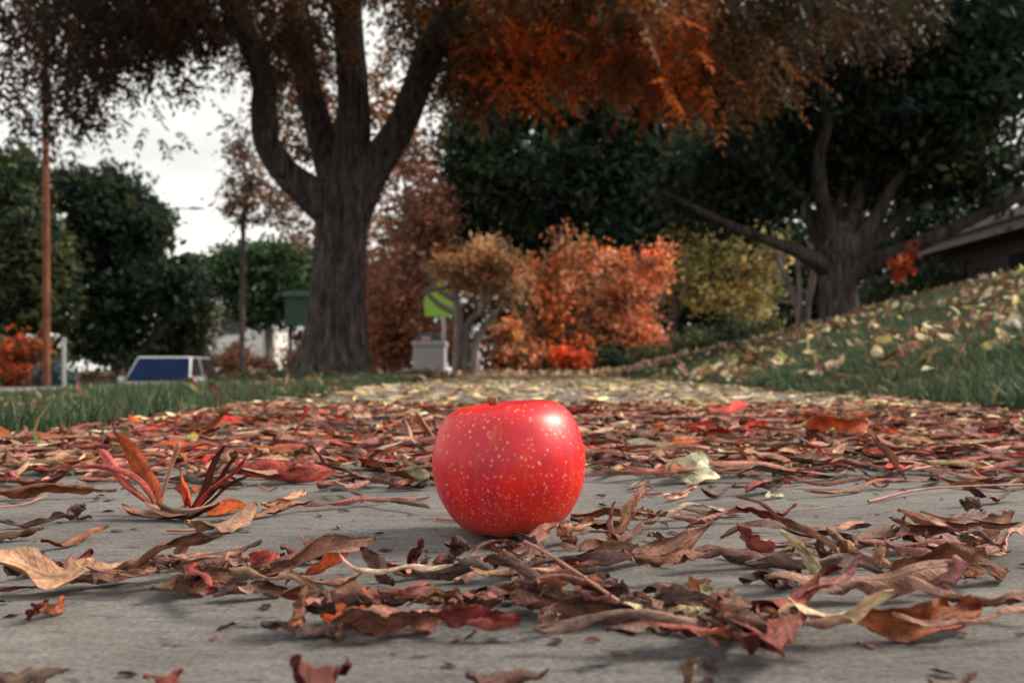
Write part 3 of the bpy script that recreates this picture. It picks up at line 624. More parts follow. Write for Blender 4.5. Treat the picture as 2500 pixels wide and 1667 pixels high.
h(830, 1052, 930, 1056, 'g', .6, 90, 0, 160, 0, 'red', 'thin scarlet strip lying left of the apple')
h(1650, 965, 1760, 950, 'g', 2.8, 50, -30, 40, 0, 'red', 'broad red leaf in the litter behind the apple to the right')
h(1700, 1010, 1770, 995, 'g', 2.2, 50, -30, 70, 0, 'red', 'pinkish red leaf in the litter at mid right')
h(70, 1080, 90, 1042, 'u', 1.2, 80, 60, 40, 0, 'orange', 'bright orange leaf curled up near the left picture edge')
h(20, 1030, 75, 1022, 'g', 1.4, 80, -20, 90, 0, 'red', 'coral red leaf at the foot of the left grass')
h(120, 1020, 150, 970, 'u', 1.3, 80, 40, 30, 30, 'rust', 'thin rusty leaf standing against the left grass')
h(435, 980, 410, 918, 'u', .8, 90, 30, 20, 30, 'tan', 'thin tan stalk of a leaf leaning out of the left grass')
h(372, 965, 388, 935, 'u', .9, 60, 10, 50, 0, 'pink', 'small pink leaf caught in the left grass')
used = set()
for (bx, by, tx, ty, mode, wc, roll, bend, spin, tw, ck, lab) in H:
    A = gd(bx, by)
    B = gd(tx, ty) if mode == 'g' else at(tx, ty, A[1]-.004)
    if mode == 'g': A = A+[0, 0, .001]; B = B+[0, 0, .001]
    crump = .18 if ck in ('dark', 'greyb') else .06 if ck in ('red', 'orange', 'straw', 'cream', 'yellow') else .145
    soft = ck in ('red', 'orange', 'straw', 'cream', 'yellow')
    if mode == 'g' and not soft: roll = min(roll*1.25, 205); wc *= .68
    P = spanned(RH, A, B, wc, roll, bend, spin+RH.normal(0, 14), tw+RH.normal(0, 25), .2 if mode == 'g' else .12, crump, nu=36, nv=10, ragged=.24 if not soft else .05)
    assert lab not in used, lab
    used.add(lab)
    P[..., 2] -= P[..., 2].min()-.0008
    add_leaf('fallen_leaf', P, [ck], RH, drop=(mode == 'g'), label=lab, category='leaf', group='fallen leaves on the sidewalk')
n_hero = len(H)

# more leaves packed into the heaps around those
HEAPS = [(450, 1352, 190, 30, 5, 'in the left leaf heap'), (1190, 1305, 230, 34, 8, 'in the cluster before the apple'), (1340, 1425, 240, 20, 4, 'in the front centre cluster'), (2060, 1305, 250, 50, 12, 'in the right heap'), (1700, 1490, 130, 45, 6, 'in the bottom cluster'), (870, 1452, 180, 14, 3, 'in the front cluster left of centre'), (1450, 1215, 130, 24, 3, 'beside the foot of the apple')]
HW = dict(brown='brown', tan='tan', pink='pinkish', dark='dark', greyb='grey brown', maroon='dark red', rust='rust', straw='straw coloured')
for hx, hy, rx, ry, cnt, where in HEAPS:
    for i in range(cnt):
        a, r = RH.uniform(0, 6.28), RH.random()**.6; A = gd(hx+rx*r*math.cos(a), hy+ry*r*math.sin(a)); yaw = RH.normal(0, .45)+(math.pi if RH.random() < .5 else 0); Ln = RH.uniform(.025, .065)
        if abs(A[0]-AP[0]) < .075 and A[1] > .375: A[1] = .375-RH.uniform(0, .05)
        ck = pick(RH, [('brown', 5), ('tan', 4), ('pink', 4), ('dark', 3), ('greyb', 3), ('maroon', 1.5), ('rust', 2), ('straw', 1)], 1)[0]; lift = max(0, RH.normal(.004, .008))
        P = spanned(RH, A, A+np.array([Ln*math.cos(yaw), Ln*math.sin(yaw), lift]), RH.uniform(.6, 1.5), RH.uniform(30, 200), RH.normal(0, 28), RH.choice([20, 160, 180, 60, 120])+RH.normal(0, 20), RH.normal(0, 50), .25, RH.uniform(.08, .2), nu=24, nv=8, ragged=RH.uniform(.1, .3))
        add_leaf('fallen_leaf', P, [ck], RH, label=f'small {HW[ck]} curled leaf {where}', category='leaf', group=f'small leaves {where}')

# the upright red compound leaf
def compound_leaf():
    base = gd(372, 1188); r = empty('compound_leaf', base, 'upright red and orange compound leaf with curled leaflets left of the apple', 'leaf')
    d = base[1]
    def lf(b, t, w, roll, bend, spin, ck, dd=0., db=0.):
        A = at(*b, d+db); B = at(*t, d+dd); A[2] = max(A[2], .001); P = spanned(RH, A, B, w, roll, bend, spin, 10, .05, .03, nu=22, nv=6, ragged=.03)
        if t[1] > 1185: P[..., 2] -= P[..., 2].min()-.0008
        P[..., 2] = np.maximum(P[..., 2], .0006)
        ct, cb = colours(RH, [ck]); V, F, C, uv = two_sided(P, ct, cb, RH, .3)
        link('leaflet', mesh_np('leaflet', V-base, F, C, uv), M['dry'], r)
    lf((362, 1170), (262, 990), 1.55, 40, -40, 88, 'orange', .010)
    lf((263, 1000), (268, 948), .35, 90, 10, 78, 'pink', .012, .012)
    lf((362, 1174), (226, 1030), .65, 80, 100, 120, 'red', .005)
    lf((362, 1178), (168, 1072), .6, 100, 120, 150, 'red', -.01)
    lf((430, 1192), (518, 1022), .55, 100, 38, 80, 'maroon', .008)
    lf((430, 1195), (548, 1042), .5, 110, 44, 100, 'maroon', .0)
    lf((432, 1198), (565, 1050), .6, 110, 44, 95, 'red', -.006)
    lf((436, 1196), (575, 1090), .5, 110, 40, 95, 'maroon', .004)
    lf((470, 1176), (566, 1160), 1.0, 60, -30, 60, 'orange', .02)
    lf((425, 1165), (415, 1080), 1.6, 60, 10, 70, 'orange', .03, .02)
    lf((440, 1170), (400, 1120), 1.4, 60, -20, 70, 'red', .03, .02)
    lf((285, 1185), (420, 1208), 1.5, 150, -30, 150, 'brown', -.014, -.004)
    lf((330, 1190), (505, 1192), 1.7, 120, -40, 170, 'brown', -.012, -.006)
    lf((360, 1202), (490, 1208), 1.5, 140, -50, 150, 'dark', -.018, -.012)
    a = at(368, 1150, d+.004); b = at(390, 1080, d+.004); c = at(412, 1016, d+.004)
    tube('stalk', [a, b, c], [.0010, .0012, .0017], M['stalk'], r, base, seg=8)
compound_leaf()
# twigs on the pavement
def twig(pts, rad, lab):
    rad *= .62; P = [gd(x, y)+np.array([0, 0, z]) for x, y, z in pts]; o = P[0].copy(); o[2] = 0
    r = tube('twig', P, [rad*1.2, rad, rad, rad*.7][:len(P)], M['stalk'], None, o, seg=7, rough=.1); r.location = o
    r['label'] = lab; r['category'] = 'twig'; r['group'] = 'leaf stalks on the pavement'
twig([(-20, 1172, .0014), (60, 1163, .002), (112, 1148, .004)], .0009, 'thin dark leaf stalk lying at the left picture edge')
twig([(1002, 1196, .0014), (1060, 1200, .0014), (1120, 1197, .0014)], .0011, 'short dark leaf stalk poking out from under the apple')
twig([(385, 1225, .0018), (440, 1226, .002), (500, 1222, .004)], .0012, 'pink leaf stalk with a pale knob before the upright red cluster')
twig([(1995, 1158, .0018), (2130, 1135, .004), (2352, 1128, .005)], .0012, 'long pink leaf stalk with a pale knob at right')
twig([(1860, 1232, .004), (1780, 1190, .002), (1900, 1180, .004)], .0006, 'hair thin curled stalk on the bare concrete at right')
twig([(1205, 1318, .014), (1270, 1390, .018), (1420, 1448, .010)], .0010, 'dark leaf stalk lying across the front centre cluster')
twig([(2115, 1225, .012), (2180, 1238, .010), (2260, 1262, .006)], .0011, 'reddish leaf stalk on the back of the right heap')

# ------------------------------------------------------------------ random leaves on the pavement: individuals near, one mass beyond
RR = np.random.default_rng(21)
def free(x, y):
    # keep the apple's stand, the bare strips of concrete and the hero clusters readable
    if (x-AP[0])**2+(y-AP[1])**2 < .062**2: return 0
    d = y
    if d < .60: return 0
    if d < .70: return .30 if x < -.12 else .34
    if d < .82: return .75
    return 1
def random_leaves(n, ylo, yhi, nu, nv, pal, xr=(WALK0, WALK1), power=1.0, settle_on=True, lscale=1.0):
    out = []
    while len(out) < n:
        y = ylo+(yhi-ylo)*RR.random()**power
        x = RR.uniform(max(xr[0], -.60*y-.05), min(xr[1], .60*y+.05))
        if RR.random() > free(x, y): continue
        out.append((x, y))
    p = np.array(out); m = len(p)
    L = np.where(RR.random(m) < .35, RR.uniform(.02, .04, m), RR.uniform(.04, .085, m))*lscale; Wd = np.maximum(L*RR.uniform(.15, .30, m), .006)
    roll = np.radians(RR.normal(105, 50, m))*np.where(RR.random(m) < .3, -1, 1); bend = np.radians(RR.normal(0, 38, m)); tw = np.radians(RR.normal(0, 40, m))
    P, ch = leaf_batch(RR, L, Wd, roll, bend, tw, RR.uniform(.05, .3, m), RR.uniform(.05, .2, m), nu, nv, RR.uniform(.05, .35, m))
    yaw = RR.uniform(0, 6.28, m); tilt = np.abs(RR.normal(0, .07, m)); up = (RR.random(m) < .008) & (p[:, 1] < 1.3); tilt[up] = RR.uniform(.4, 1.0, up.sum())
    P = place(P, np.c_[p, np.zeros(m)], yaw, tilt, RR.uniform(-.7, .7, m)+np.where(RR.random(m) < .5, math.pi, 0))
    top = P[..., 2].max(axis=(1, 2), keepdims=True); lim = np.where(up, .04, .011)[:, None, None]
    P[..., 2] *= np.minimum(1, lim/np.maximum(top, 1e-4))*np.where(up, 1, .85)[:, None, None]      # trodden flat
    order = np.argsort(p[:, 1])
    return P[order], p[order]
PP, pp = random_leaves(55, .60, 1.2, 16, 6, PAL_WALK, power=1.15)
side = lambda x, y: 'left of the apple' if x < -.05 else 'right of the apple' if x > .04 else 'straight behind the apple'
WORDS = dict(brown='brown', tan='tan', pink='pinkish brown', dark='dark brown', greyb='grey brown', red='red', maroon='dark red', rust='rust coloured', straw='straw coloured', orange='orange', cream='cream')
keys = pick(RR, PAL_WALK, len(PP))
for i in range(len(PP)):
    k = keys[i]; w = 'in the near litter' if pp[i, 1] < .85 else 'in the thick litter'
    add_leaf('fallen_leaf', PP[i:i+1], [k], RR, label=f'dry {WORDS[k]} leaf {w} {side(*pp[i])}', category='leaf', group=f'dry leaves {w} {side(*pp[i])}')
def mass(name, P, pal, label, zf=None, drop=True, m='litter', cat='leaf litter', cap=.014):
    keys = pick(RR, pal, len(P)); ct, cb = colours(RR, keys)
    for i in range(len(P)):
        if drop: P[i, ..., 2] += settle(P[i], 80, cap=cap)
        else:
            c = P[i].reshape(-1, 3); P[i, ..., 2] += zf(c[:, 0].mean(), c[:, 1].mean())-np.percentile(c[:, 2], 12)
    V, F, C, uv = two_sided(P, ct, cb, RR, .3)
    link(name, mesh_np(name, V, F, C, uv), M[m], kind='stuff', label=label, category=cat)
P1, _ = random_leaves(2900, .64, 1.6, 8, 4, PAL_WALK, power=1.0)
mass('leaf_litter', P1, PAL_WALK, 'brown and red leaf litter covering the sidewalk behind the apple', cap=.007)
P2, _ = random_leaves(2500, 1.5, 2.1, 6, 2, PAL_WALK, power=1.1)
mass('leaf_litter', P2, PAL_WALK+[('straw', 14)], 'pale brown leaf litter further along the sidewalk', cap=.004)
P3, _ = random_leaves(7200, 1.85, 14, 4, 2, PAL_FAR, xr=(-1.3, 1.7), power=1.2, lscale=1.35)
P3[..., 2] += 0
mass('leaf_litter', P3, PAL_FAR, 'yellow leaf litter far along the sidewalk', zf=lambda x, y: max(float(gz(x, y)), 0)+.004, drop=False)
# tiny crumbs
ncr = 260; cy = .24+1.0*RR.random(ncr); cx = RR.uniform(-.6, .6, ncr)*cy
Lc = RR.uniform(.002, .008, ncr); Pc, _ = leaf_batch(RR, Lc, Lc*.5, .8, .3, .5, .2, .15, 3, 2)
Pc = place(Pc, np.c_[cx, cy, np.full(ncr, .0006)], RR.uniform(0, 6.28, ncr), 0, RR.uniform(-.5, .5, ncr)); Pc[..., 2] -= Pc[..., 2].min(axis=(1, 2), keepdims=True)-.0005
ct, cb = colours(RR, pick(RR, [('dark', 5), ('brown', 3), ('greyb', 2)], ncr)); V, F, C, uv = two_sided(Pc, ct, cb, RR, .2, .0002)
nsh = 240; hp = np.array([(a, b_, c_, e_) for a, b_, c_, e_, _, _ in HEAPS])[RR.integers(0, len(HEAPS), nsh)]; aa = RR.uniform(0, 6.28, nsh); r_ = RR.random(nsh)**.5*1.15
gp = np.array([gd(h_[0]+h_[2]*q*math.cos(t), h_[1]+h_[3]*q*math.sin(t)) for h_, q, t in zip(hp, r_, aa)]); gp = gp[~((np.abs(gp[:, 0]-AP[0]) < .07) & (gp[:, 1] > .40))]; nsh = len(gp)
Ls_ = RR.uniform(.004, .016, nsh); Ps, _ = leaf_batch(RR, Ls_, Ls_*RR.uniform(.25, .7, nsh), RR.uniform(.3, 2.6, nsh), RR.normal(0, .6, nsh), RR.normal(0, .9, nsh), .25, RR.uniform(.1, .25, nsh), 6, 3, .35)
Ps = place(Ps, gp+[0, 0, .001], RR.uniform(0, 6.28, nsh), np.abs(RR.normal(0, .25, nsh)), RR.uniform(-1, 1, nsh))
for i in range(nsh): Ps[i, ..., 2] += settle(Ps[i], 70, cap=.010)
ct2, cb2 = colours(RR, pick(RR, [('dark', 4), ('brown', 5), ('greyb', 3), ('tan', 3), ('pink', 3), ('rust', 2)], nsh)); V2, F2, C2, uv2 = two_sided(Ps, ct2, cb2, RR, .25, .00025)
link('leaf_fragments', mesh_np('leaf_fragments', V2, F2, C2, uv2), M['dry'], kind='stuff', label='broken brown leaf fragments scattered in the heaps on the concrete', category='leaf fragments')
link('leaf_crumbs', mesh_np('leaf_crumbs', V, F, C, uv), M['dry'], kind='stuff', label='dark leaf crumbs strewn over the bare concrete', category='leaf crumbs')

# ------------------------------------------------------------------ grass
RG = np.random.default_rng(8)
def grass(name, pts, hgt, wid, label, cols):
    n = len(pts); z = gz(pts[:, 0], pts[:, 1])
    a = RG.uniform(0, 6.28, n); lean = np.abs(RG.normal(0, .42, n)); hh = hgt*RG.uniform(.55, 1.25, n); ww = wid*RG.uniform(.6, 1.2, n)
    pt = np.sin(4.1*pts[:, 0]+2.3*pts[:, 1])+np.sin(3.3*pts[:, 1]-5.2*pts[:, 0]+1)+.7*np.sin(11*pts[:, 0]+9*pts[:, 1]); hh = hh*np.clip(.92+.16*pt, .5, 1.4)
    dx, dy = np.cos(a), np.sin(a); b = RG.uniform(0, 6.28, n); sx, sy = np.cos(b)*ww/2, np.sin(b)*ww/2
    def lev(t, k): return np.stack([pts[:, 0]+dx*hh*lean*t**1.8*1.3, pts[:, 1]+dy*hh*lean*t**1.8*1.3, z+hh*t*(1-.22*lean*t)], -1)
    p0, p1, p3 = lev(0, 1), lev(.55, 1), lev(1, 0); s = np.stack([sx, sy, np.zeros(n)], -1)
    V = np.stack([p0-s, p0+s, p1-s*.9, p1+s*.9, p3-s*.08, p3+s*.08], 1)
    f = np.array([[0, 1, 3, 2], [2, 3, 5, 4]]); F = (np.arange(n)[:, None, None]*6+f).reshape(-1, 4)
    c = np.array(cols)[RG.integers(0, len(cols), n)]*np.exp(RG.normal(0, .25, (n, 1)))
    dry = (RG.random(n) < np.clip(.10-.07*pt, .02, .35))[:, None]; c = np.where(dry, np.array([.22, .17, .08])*np.exp(RG.normal(0, .25, (n, 1))), c*np.clip(1+.10*pt[:, None], .6, 1.4))
    C = np.repeat(c[:, None], 6, 1)
    link(name, mesh_np(name, V, F, C), M['grass'], kind='stuff', label=label, category='grass')
GC = [(.04, .085, .04), (.05, .10, .055), (.035, .07, .045), (.065, .11, .055), (.11, .12, .06)]
def gpts(n, x0, x1, y0, y1, pw=1.0):
    x = RG.uniform(x0, x1, n); y = y0+(y1-y0)*RG.random(n)**pw
    ok = np.abs(x) < .66*y+.25; return np.c_[x, y][ok]
gl = np.concatenate([gpts(42000, -2.05, WALK0-.0, .75, 3.4), gpts(26000, -2.05, WALK0, 3.2, 7.0), gpts(8000, -2.05, -.75, 7.0, 12)])
edge = gl[:, 0]+.035*np.sin(gl[:, 1]*7)+.02*np.sin(gl[:, 1]*19); gl = gl[edge < WALK0-.01]
tr = np.hypot(gl[:, 0]+1.5, gl[:, 1]-7.5); gl = gl[(tr > .95) | (RG.random(len(gl)) < .12)]
grass('grass', gl, .058, .0042, 'green grass on the narrow verge left of the sidewalk', GC)
gr = np.concatenate([gpts(34000, WALK1, 2.2, 1.25, 4.0), gpts(40000, WALK1, 4.2, 3.4, 9.6), gpts(22000, 2.0, 6.0, 4.0, 10.5)])
edge = gr[:, 0]+.03*np.sin(gr[:, 1]*6+1)+.02*np.sin(gr[:, 1]*17); gr = gr[edge > WALK1+.02]
grass('grass', gr, .062, .0048, 'green grass on the sloping lawn right of the sidewalk', GC)
# the weed in the left grass
w0 = np.array([*gd(190, 1035)[:2], 0.]); w0[2] = float(gz(w0[0], w0[1]))
wd = empty('weed', w0, 'bright green broad leafed weed growing in the left grass', 'weed')
for k in range(7):
    a = k*.9; P = spanned(RG, w0+[0, 0, .004], w0+[.05*math.cos(a), .04*math.sin(a), .035+.02*math.sin(k*2.)], 2.4, 30, -40, 180, 0, .05, .03, 8, 4, .05)
    ct = np.array([[.08, .20, .04]]); V, F, C, uv = two_sided(P, ct, ct*1.1, RG, .15); link('leaf', mesh_np('leaf', V-w0, F, C), M['grass'], wd)

# leaves lying on the lawns: the largest singly, the rest as one mass
def lawn_leaves(n, x0, x1, y0, y1, pal, nu, nv, ls=1.0, hover=.022):
    p = gpts(n*6, x0, x1, y0, y1); dr = np.sin(2.3*p[:, 0]+1.1*p[:, 1])+np.sin(1.7*p[:, 1]-2.9*p[:, 0]+2)+.8*np.sin(5.1*p[:, 0]+3.7*p[:, 1]+1)
    p = p[RR.random(len(p)) < np.clip(.35+.3*dr, .06, 1)][:n]; m = len(p)
    L = RR.uniform(.045, .09, m)*ls; Wd = L*RR.uniform(.3, .6, m)
    P, ch = leaf_batch(RR, L, Wd, np.radians(RR.normal(40, 40, m)), np.radians(RR.normal(0, 40, m)), np.radians(RR.normal(0, 30, m)), .15, RR.uniform(.03, .1, m), nu, nv, .08)
    z = gz(p[:, 0], p[:, 1])+hover*RR.uniform(.5, 1.1, m)
    return place(P, np.c_[p, z], RR.uniform(0, 6.28, m), RR.normal(.1, .45, m), RR.uniform(-1.2, 1.2, m)), p
def lawn_individuals(n, args, where):
    P, p = lawn_leaves(n, *args, PAL_LAWN, 10, 4)
    keys = pick(RR, PAL_LAWN, len(P))
    for i in range(len(P)):
        w = {'yellow': 'yellow'}.get(keys[i], WORDS.get(keys[i], keys[i])); far = 'near the sidewalk' if abs(p[i, 0]) < 1.7 else 'up the slope'
        if 'left' in where: far = 'beside the sidewalk' if p[i, 0] > -1.2 else 'toward the road'
        add_leaf('fallen_leaf', P[i:i+1], [keys[i]], RR, drop=False, label=f'{w} leaf in the {where} grass {far}', category='leaf', group=f'leaves in the {where} grass {far}')
lawn_individuals(40, (1.1, 2.9, 2.0, 5.0), 'right')
lawn_individuals(9, (-1.7, -.65, 1.0, 3.2), 'left')
P, _ = lawn_leaves(2500, 1.05, 5.6, 2.6, 10.6, PAL_LAWN, 4, 2, 1.1)
mass('lawn_leaf_litter', P, PAL_LAWN, 'yellow and tan leaves strewn over the right lawn', zf=lambda x, y: float(gz(x, y))+.032, drop=False)
P, _ = lawn_leaves(420, -2.05, -.65, 2.0, 7.0, PAL_LAWN, 4, 2)
mass('lawn_leaf_litter', P, PAL_LAWN, 'pale leaves strewn over the left verge', zf=lambda x, y: float(gz(x, y))+.022, drop=False)
P, _ = lawn_leaves(1300, -2.4, -.5, 6.2, 11.5, PAL_LAWN, 4, 2)
mass('lawn_leaf_litter', P, [('tan', 5), ('brown', 5), ('rust', 3), ('straw', 3)], 'brown leaves heaped around the thick trunk', zf=lambda x, y: float(gz(x, y))+.012, drop=False)
P, _ = lawn_leaves(2200, -.9, 6, 9.5, 17, PAL_LAWN, 4, 2, 1.3)
mass('lawn_leaf_litter', P, [('tan', 6), ('brown', 5), ('straw', 4), ('rust', 2)], 'brown and tan leaves covering the ground under the far trees', zf=lambda x, y: float(gz(x, y))+.01, drop=False)

# ------------------------------------------------------------------ trees
RT = np.random.default_rng(33)
def lerp_cols(pal, n, rng):
    c = np.array([p[:3] for p in pal]); w = np.array([p[3] if len(p) > 3 else 1. for p in pal]); i = rng.choice(len(c), n, p=w/w.sum()); return c[i]
def crown(name, lobes, n, size, pal, parent, org, clump=.45, per=26, label=None):
    """lobes: (centre, radii, share). Leaves in clumps through the volume, thicker toward the outside."""
    tot = sum(l[2] for l in lobes); cs = []
    for c, r, s in lobes:
        k = max(3, int(n*s/tot/per)); d = RT.normal(0, 1, (k, 3)); d /= np.linalg.norm(d, axis=1)[:, None]; rad = RT.random(k)**.42*np.where(RT.random(k) < .22, RT.uniform(1., 1.38, k), RT.uniform(.82, 1.04, k))
        cs.append(np.asarray(c)+d*rad[:, None]*np.asarray(r))
    cs = np.concatenate(cs); m = len(cs)
    base = lerp_cols(pal, m, RT)*np.exp(RT.normal(0, .30, (m, 1)))
    sc = clump*RT.uniform(.5, 1.3, m)
    p = np.repeat(cs, per, 0)+RT.normal(0, 1, (m*per, 3))*np.repeat(sc, per)[:, None]*np.array([.5, .5, .38])
    col = np.repeat(base, per, 0)*np.exp(RT.normal(0, .2, (m*per, 1)))
    q = len(p); a = RT.normal(0, 1, (q, 3)); a /= np.linalg.norm(a, axis=1)[:, None]; b = np.cross(a, RT.normal(0, 1, (q, 3))); b /= np.linalg.norm(b, axis=1)[:, None]
    s = (size*RT.uniform(.6, 1.3, q))[:, None]; c3 = np.cross(a, b)
    V = np.stack([p-a*s, p+b*s*.45+c3*s*.12, p+a*s, p-b*s*.45+c3*s*.12], 1)
    F = np.arange(q*4).reshape(-1, 4); C = np.repeat(col, 4, 0)
    o = link(name, mesh_np(name, V.reshape(-1, 3)-np.asarray(org), F, C, smooth=False), M['crown'], parent, kind='stuff')
    if label: o['label'] = label
    return o
def twigs_into(parent, org, starts, lobes, m, rad, n):
    """limbs that carry the crown, one object each"""
    for i in range(n):
        a = np.asarray(starts[i % len(starts)], float); c, r, _ = lobes[i % len(lobes)]; d = RT.normal(0, 1, 3); d /= np.linalg.norm(d)
        e = np.asarray(c)+d*np.asarray(r)*.55; mid = (a+e)/2+RT.normal(0, .12, 3)*np.linalg.norm(e-a)*.5
        tube('limb', [a, mid, e], [rad, rad*.65, rad*.25], m, parent, org, seg=8, rough=.08)
def pal(*c): return c
DKG = pal((.026, .045, .026, 4), (.04, .065, .03, 3), (.018, .032, .026, 3), (.06, .075, .03, 1))
OLV = pal((.05, .07, .03, 4), (.075, .085, .035, 3), (.03, .05, .03, 3), (.11, .10, .04, 1))
GRN = pal((.05, .09, .04, 4), (.07, .12, .05, 3), (.035, .07, .035, 2))
ORG = pal((.78, .22, .06, 4), (.80, .36, .20, 3), (.46, .17, .08, 3), (.22, .11, .06, 3), (.09, .075, .04, 3), (.50, .28, .13, 2))
PNK = pal((.24, .115, .075, 4), (.32, .14, .08, 3), (.15, .08, .055, 3), (.36, .16, .10, 2))
TAN = pal((.40, .24, .12, 3), (.38, .17, .07, 4), (.46, .28, .15, 2), (.12, .09, .05, 3))
YEL = pal((.60, .48, .19, 4), (.36, .32, .13, 4), (.54, .36, .14, 2), (.14, .16, .07, 3))
BRN = pal((.15, .085, .055, 4), (.20, .11, .06, 3), (.09, .06, .045, 3))

def simple_tree(name, label, cat, base, trunk_pts, radii, lobes, n, size, palette, barkm, clump=.45, limbs=5, group=None, per=26, extra_trunks=()):
    base = np.asarray(base, float); t = empty(name, base, label, cat, group)
    tube('trunk', trunk_pts, radii, M[barkm], t, base, seg=12, rough=.06)
    for ep, er in extra_trunks: tube('trunk', ep, er, M[barkm], t, base, seg=10, rough=.06)
    if limbs: twigs_into(t, base, [trunk_pts[-1]]+[e[0][-1] for e in extra_trunks], lobes, M[barkm], radii[-1]*.8, limbs)
    crown('crown', lobes, n, size, palette, t, base, clump, per)
    return t
def lob(px, py, d, rx, ry, rd, s):
    if d > 25: rx, ry, rd = rx*.80, ry*.84, rd*.85
    return lob_(px, py, d, rx, ry, rd, s)
def lob_(px, py, d, rx, ry, rd, s):    # crown lobe centred where the photograph shows it, radii in metres from its apparent size
    return (at(px, py, d), (rx*K/FPX*d, rd, ry*K/FPX*d), s)
def base_at(px, d, z=None):
    x = (px*K-1250)/FPX*d; return np.array([x, d, float(gz(x, d)) if z is None else z])

# --- the big tree on the verge
D = 7.5
b0 = base_at(768, D); T0 = empty('pistache_tree', b0, 'thick grey trunk forking into four limbs with rusty autumn leaves', 'tree')
tp = [at(765, 905, D), at(765, 850, D), at(770, 780, D), at(775, 690, D), at(781, 600, D), at(786, 500, D), at(790, 445, D), at(792, 395, D)]
tube('trunk', tp, [.40, .325, .262, .232, .212, .222, .225, .10], M['bark_grey'], T0, b0, seg=80, rough=.045)
def limb(pts, w, dd=0., nm='limb', t=T0, b=b0, D=D, mm='bark_grey'):
    n = len(pts); P = [at(x, y, D+dd*i/(n-1)) for i, (x, y) in enumerate(pts)]; R = [q/2*K/FPX*D for q in w]
    tube(nm, P, R, M[mm], t, b, seg=48 if t is T0 and nm == 'limb' else 16, rough=.05)
limb([(782, 500), (720, 450), (655, 395), (612, 325), (606, 250), (608, 190), (580, 110), (545, 40), (500, -80), (430, -220)], [96, 80, 62, 58, 55, 54, 50, 46, 38, 25], -.9)
limb([(790, 490), (772, 410), (742, 320), (716, 230), (700, 140), (690, 40), (660, -120), (600, -300)], [110, 84, 68, 64, 58, 52, 42, 25], .7)
limb([(795, 480), (806, 380), (814, 300), (812, 200), (804, 100), (800, 0), (815, -160), (790, -330)], [110, 88, 76, 72, 68, 64, 52, 28], -.15)
limb([(798, 500), (835, 425), (880, 355), (925, 285), (955, 210), (985, 130), (1025, 55), (1080, -30), (1200, -150), (1350, -260)], [100, 88, 74, 66, 62, 62, 58, 52, 42, 26], -.6)
for a in [[(500, -60), (350, -80), (180, -60), (60, 0)], [(560, 60), (430, 60), (300, 40), (150, 90)], [(1180, -120), (1350, -60), (1550, -20), (1750, 10)], [(1300, -200), (1600, -160), (1900, -60), (2050, 20)], [(1080, -30), (1200, 20), (1330, 60), (1450, 90)]]:
    limb(a, [24, 18, 13, 6], -1.0, 'branch')
# pinnate foliage in hanging sprays
def sprays(name, regions, parent, org):
    Vs = []; Cs = []
    for cx, cy, rx, ry, d0, d1, nc, per, palette in regions:
        k = nc; a = RT.uniform(0, 6.28, k); r = np.sqrt(RT.random(k)); dd = RT.uniform(d0, d1, k)
        X = cx+rx*r*np.cos(a); Y = cy+ry*r*np.sin(a); c = np.stack([(X*K-1250)/FPX*dd, dd, CAMH+(HORIZ-Y*K)/FPX*dd], -1)
        base = lerp_cols(palette, k, RT)*np.exp(RT.normal(0, .2, (k, 1)))
        p = np.repeat(c, per, 0)+RT.normal(0, 1, (k*per, 3))*np.array([.15, .15, .11]); n = len(p); col = np.repeat(base, per, 0)*np.exp(RT.normal(0, .22, (n, 1)))
        az = RT.uniform(0, 6.28, n); dr = RT.uniform(.1, 1.25, n)          # droop
        ax = np.stack([np.cos(az)*np.cos(dr), np.sin(az)*np.cos(dr), -np.sin(dr)], -1)
        sd = np.cross(ax, np.array([0, 0, 1.])); sd /= np.linalg.norm(sd, axis=1)[:, None]+1e-6; up = np.cross(sd, ax)
        Ls = RT.uniform(.14, .26, n)
        for j in range(11):
            t = (j//2)/5.0 if j < 10 else 1.0; s = 1 if j % 2 else -1
            rp_ = p+ax*(Ls*t)[:, None]+np.array([0, 0, -1.])*(.06*t*t*Ls/.2)[:, None]
            ld = (sd*s*.85+ax*.55+np.array([0, 0, -.35])) if j < 10 else ax+np.array([0, 0, -.3])
            ld = ld+RT.normal(0, .18, (n, 3)); ld /= np.linalg.norm(ld, axis=1)[:, None]
            wv = np.cross(ld, up+RT.normal(0, .5, (n, 3))); wv /= np.linalg.norm(wv, axis=1)[:, None]+1e-6
            ll = RT.uniform(.05, .085, n)[:, None]*(1-.25*abs(t-.5)); ww = ll*.19
            fo = np.cross(ld, wv)*ll*.05
            Vs.append(np.stack([rp_, rp_+ld*ll*.42+wv*ww+fo, rp_+ld*ll, rp_+ld*ll*.42-wv*ww+fo], 1)); Cs.append(np.repeat(col*np.exp(RT.normal(0, .12, (n, 1))), 4, 0))
    V = np.concatenate(Vs).reshape(-1, 3)-org; C = np.concatenate(Cs); F = np.arange(len(V)).reshape(-1, 4)
    return link(name, mesh_np(name, V, F, C, smooth=False), M['spray'], parent, kind='stuff')
RUST_SHADE = pal((.085, .035, .02, 4), (.05, .032, .02, 4), (.035, .035, .022, 4), (.14, .05, .02, 1.5))  # dark green and rust leaves, darkened further for the crown's shade
FIRE_LIT = pal((.55, .12, .025, 4), (.68, .18, .04, 4), (.34, .09, .025, 3), (.14, .07, .03, 2), (.07, .06, .03, 1))  # orange red leaves, colour brightened where the sun hits the crown
OLRU = pal((.18, .075, .03, 4), (.24, .09, .03, 3), (.09, .065, .03, 3), (.12, .05, .022, 2), (.055, .06, .035, 2), (.28, .16, .06, 1))
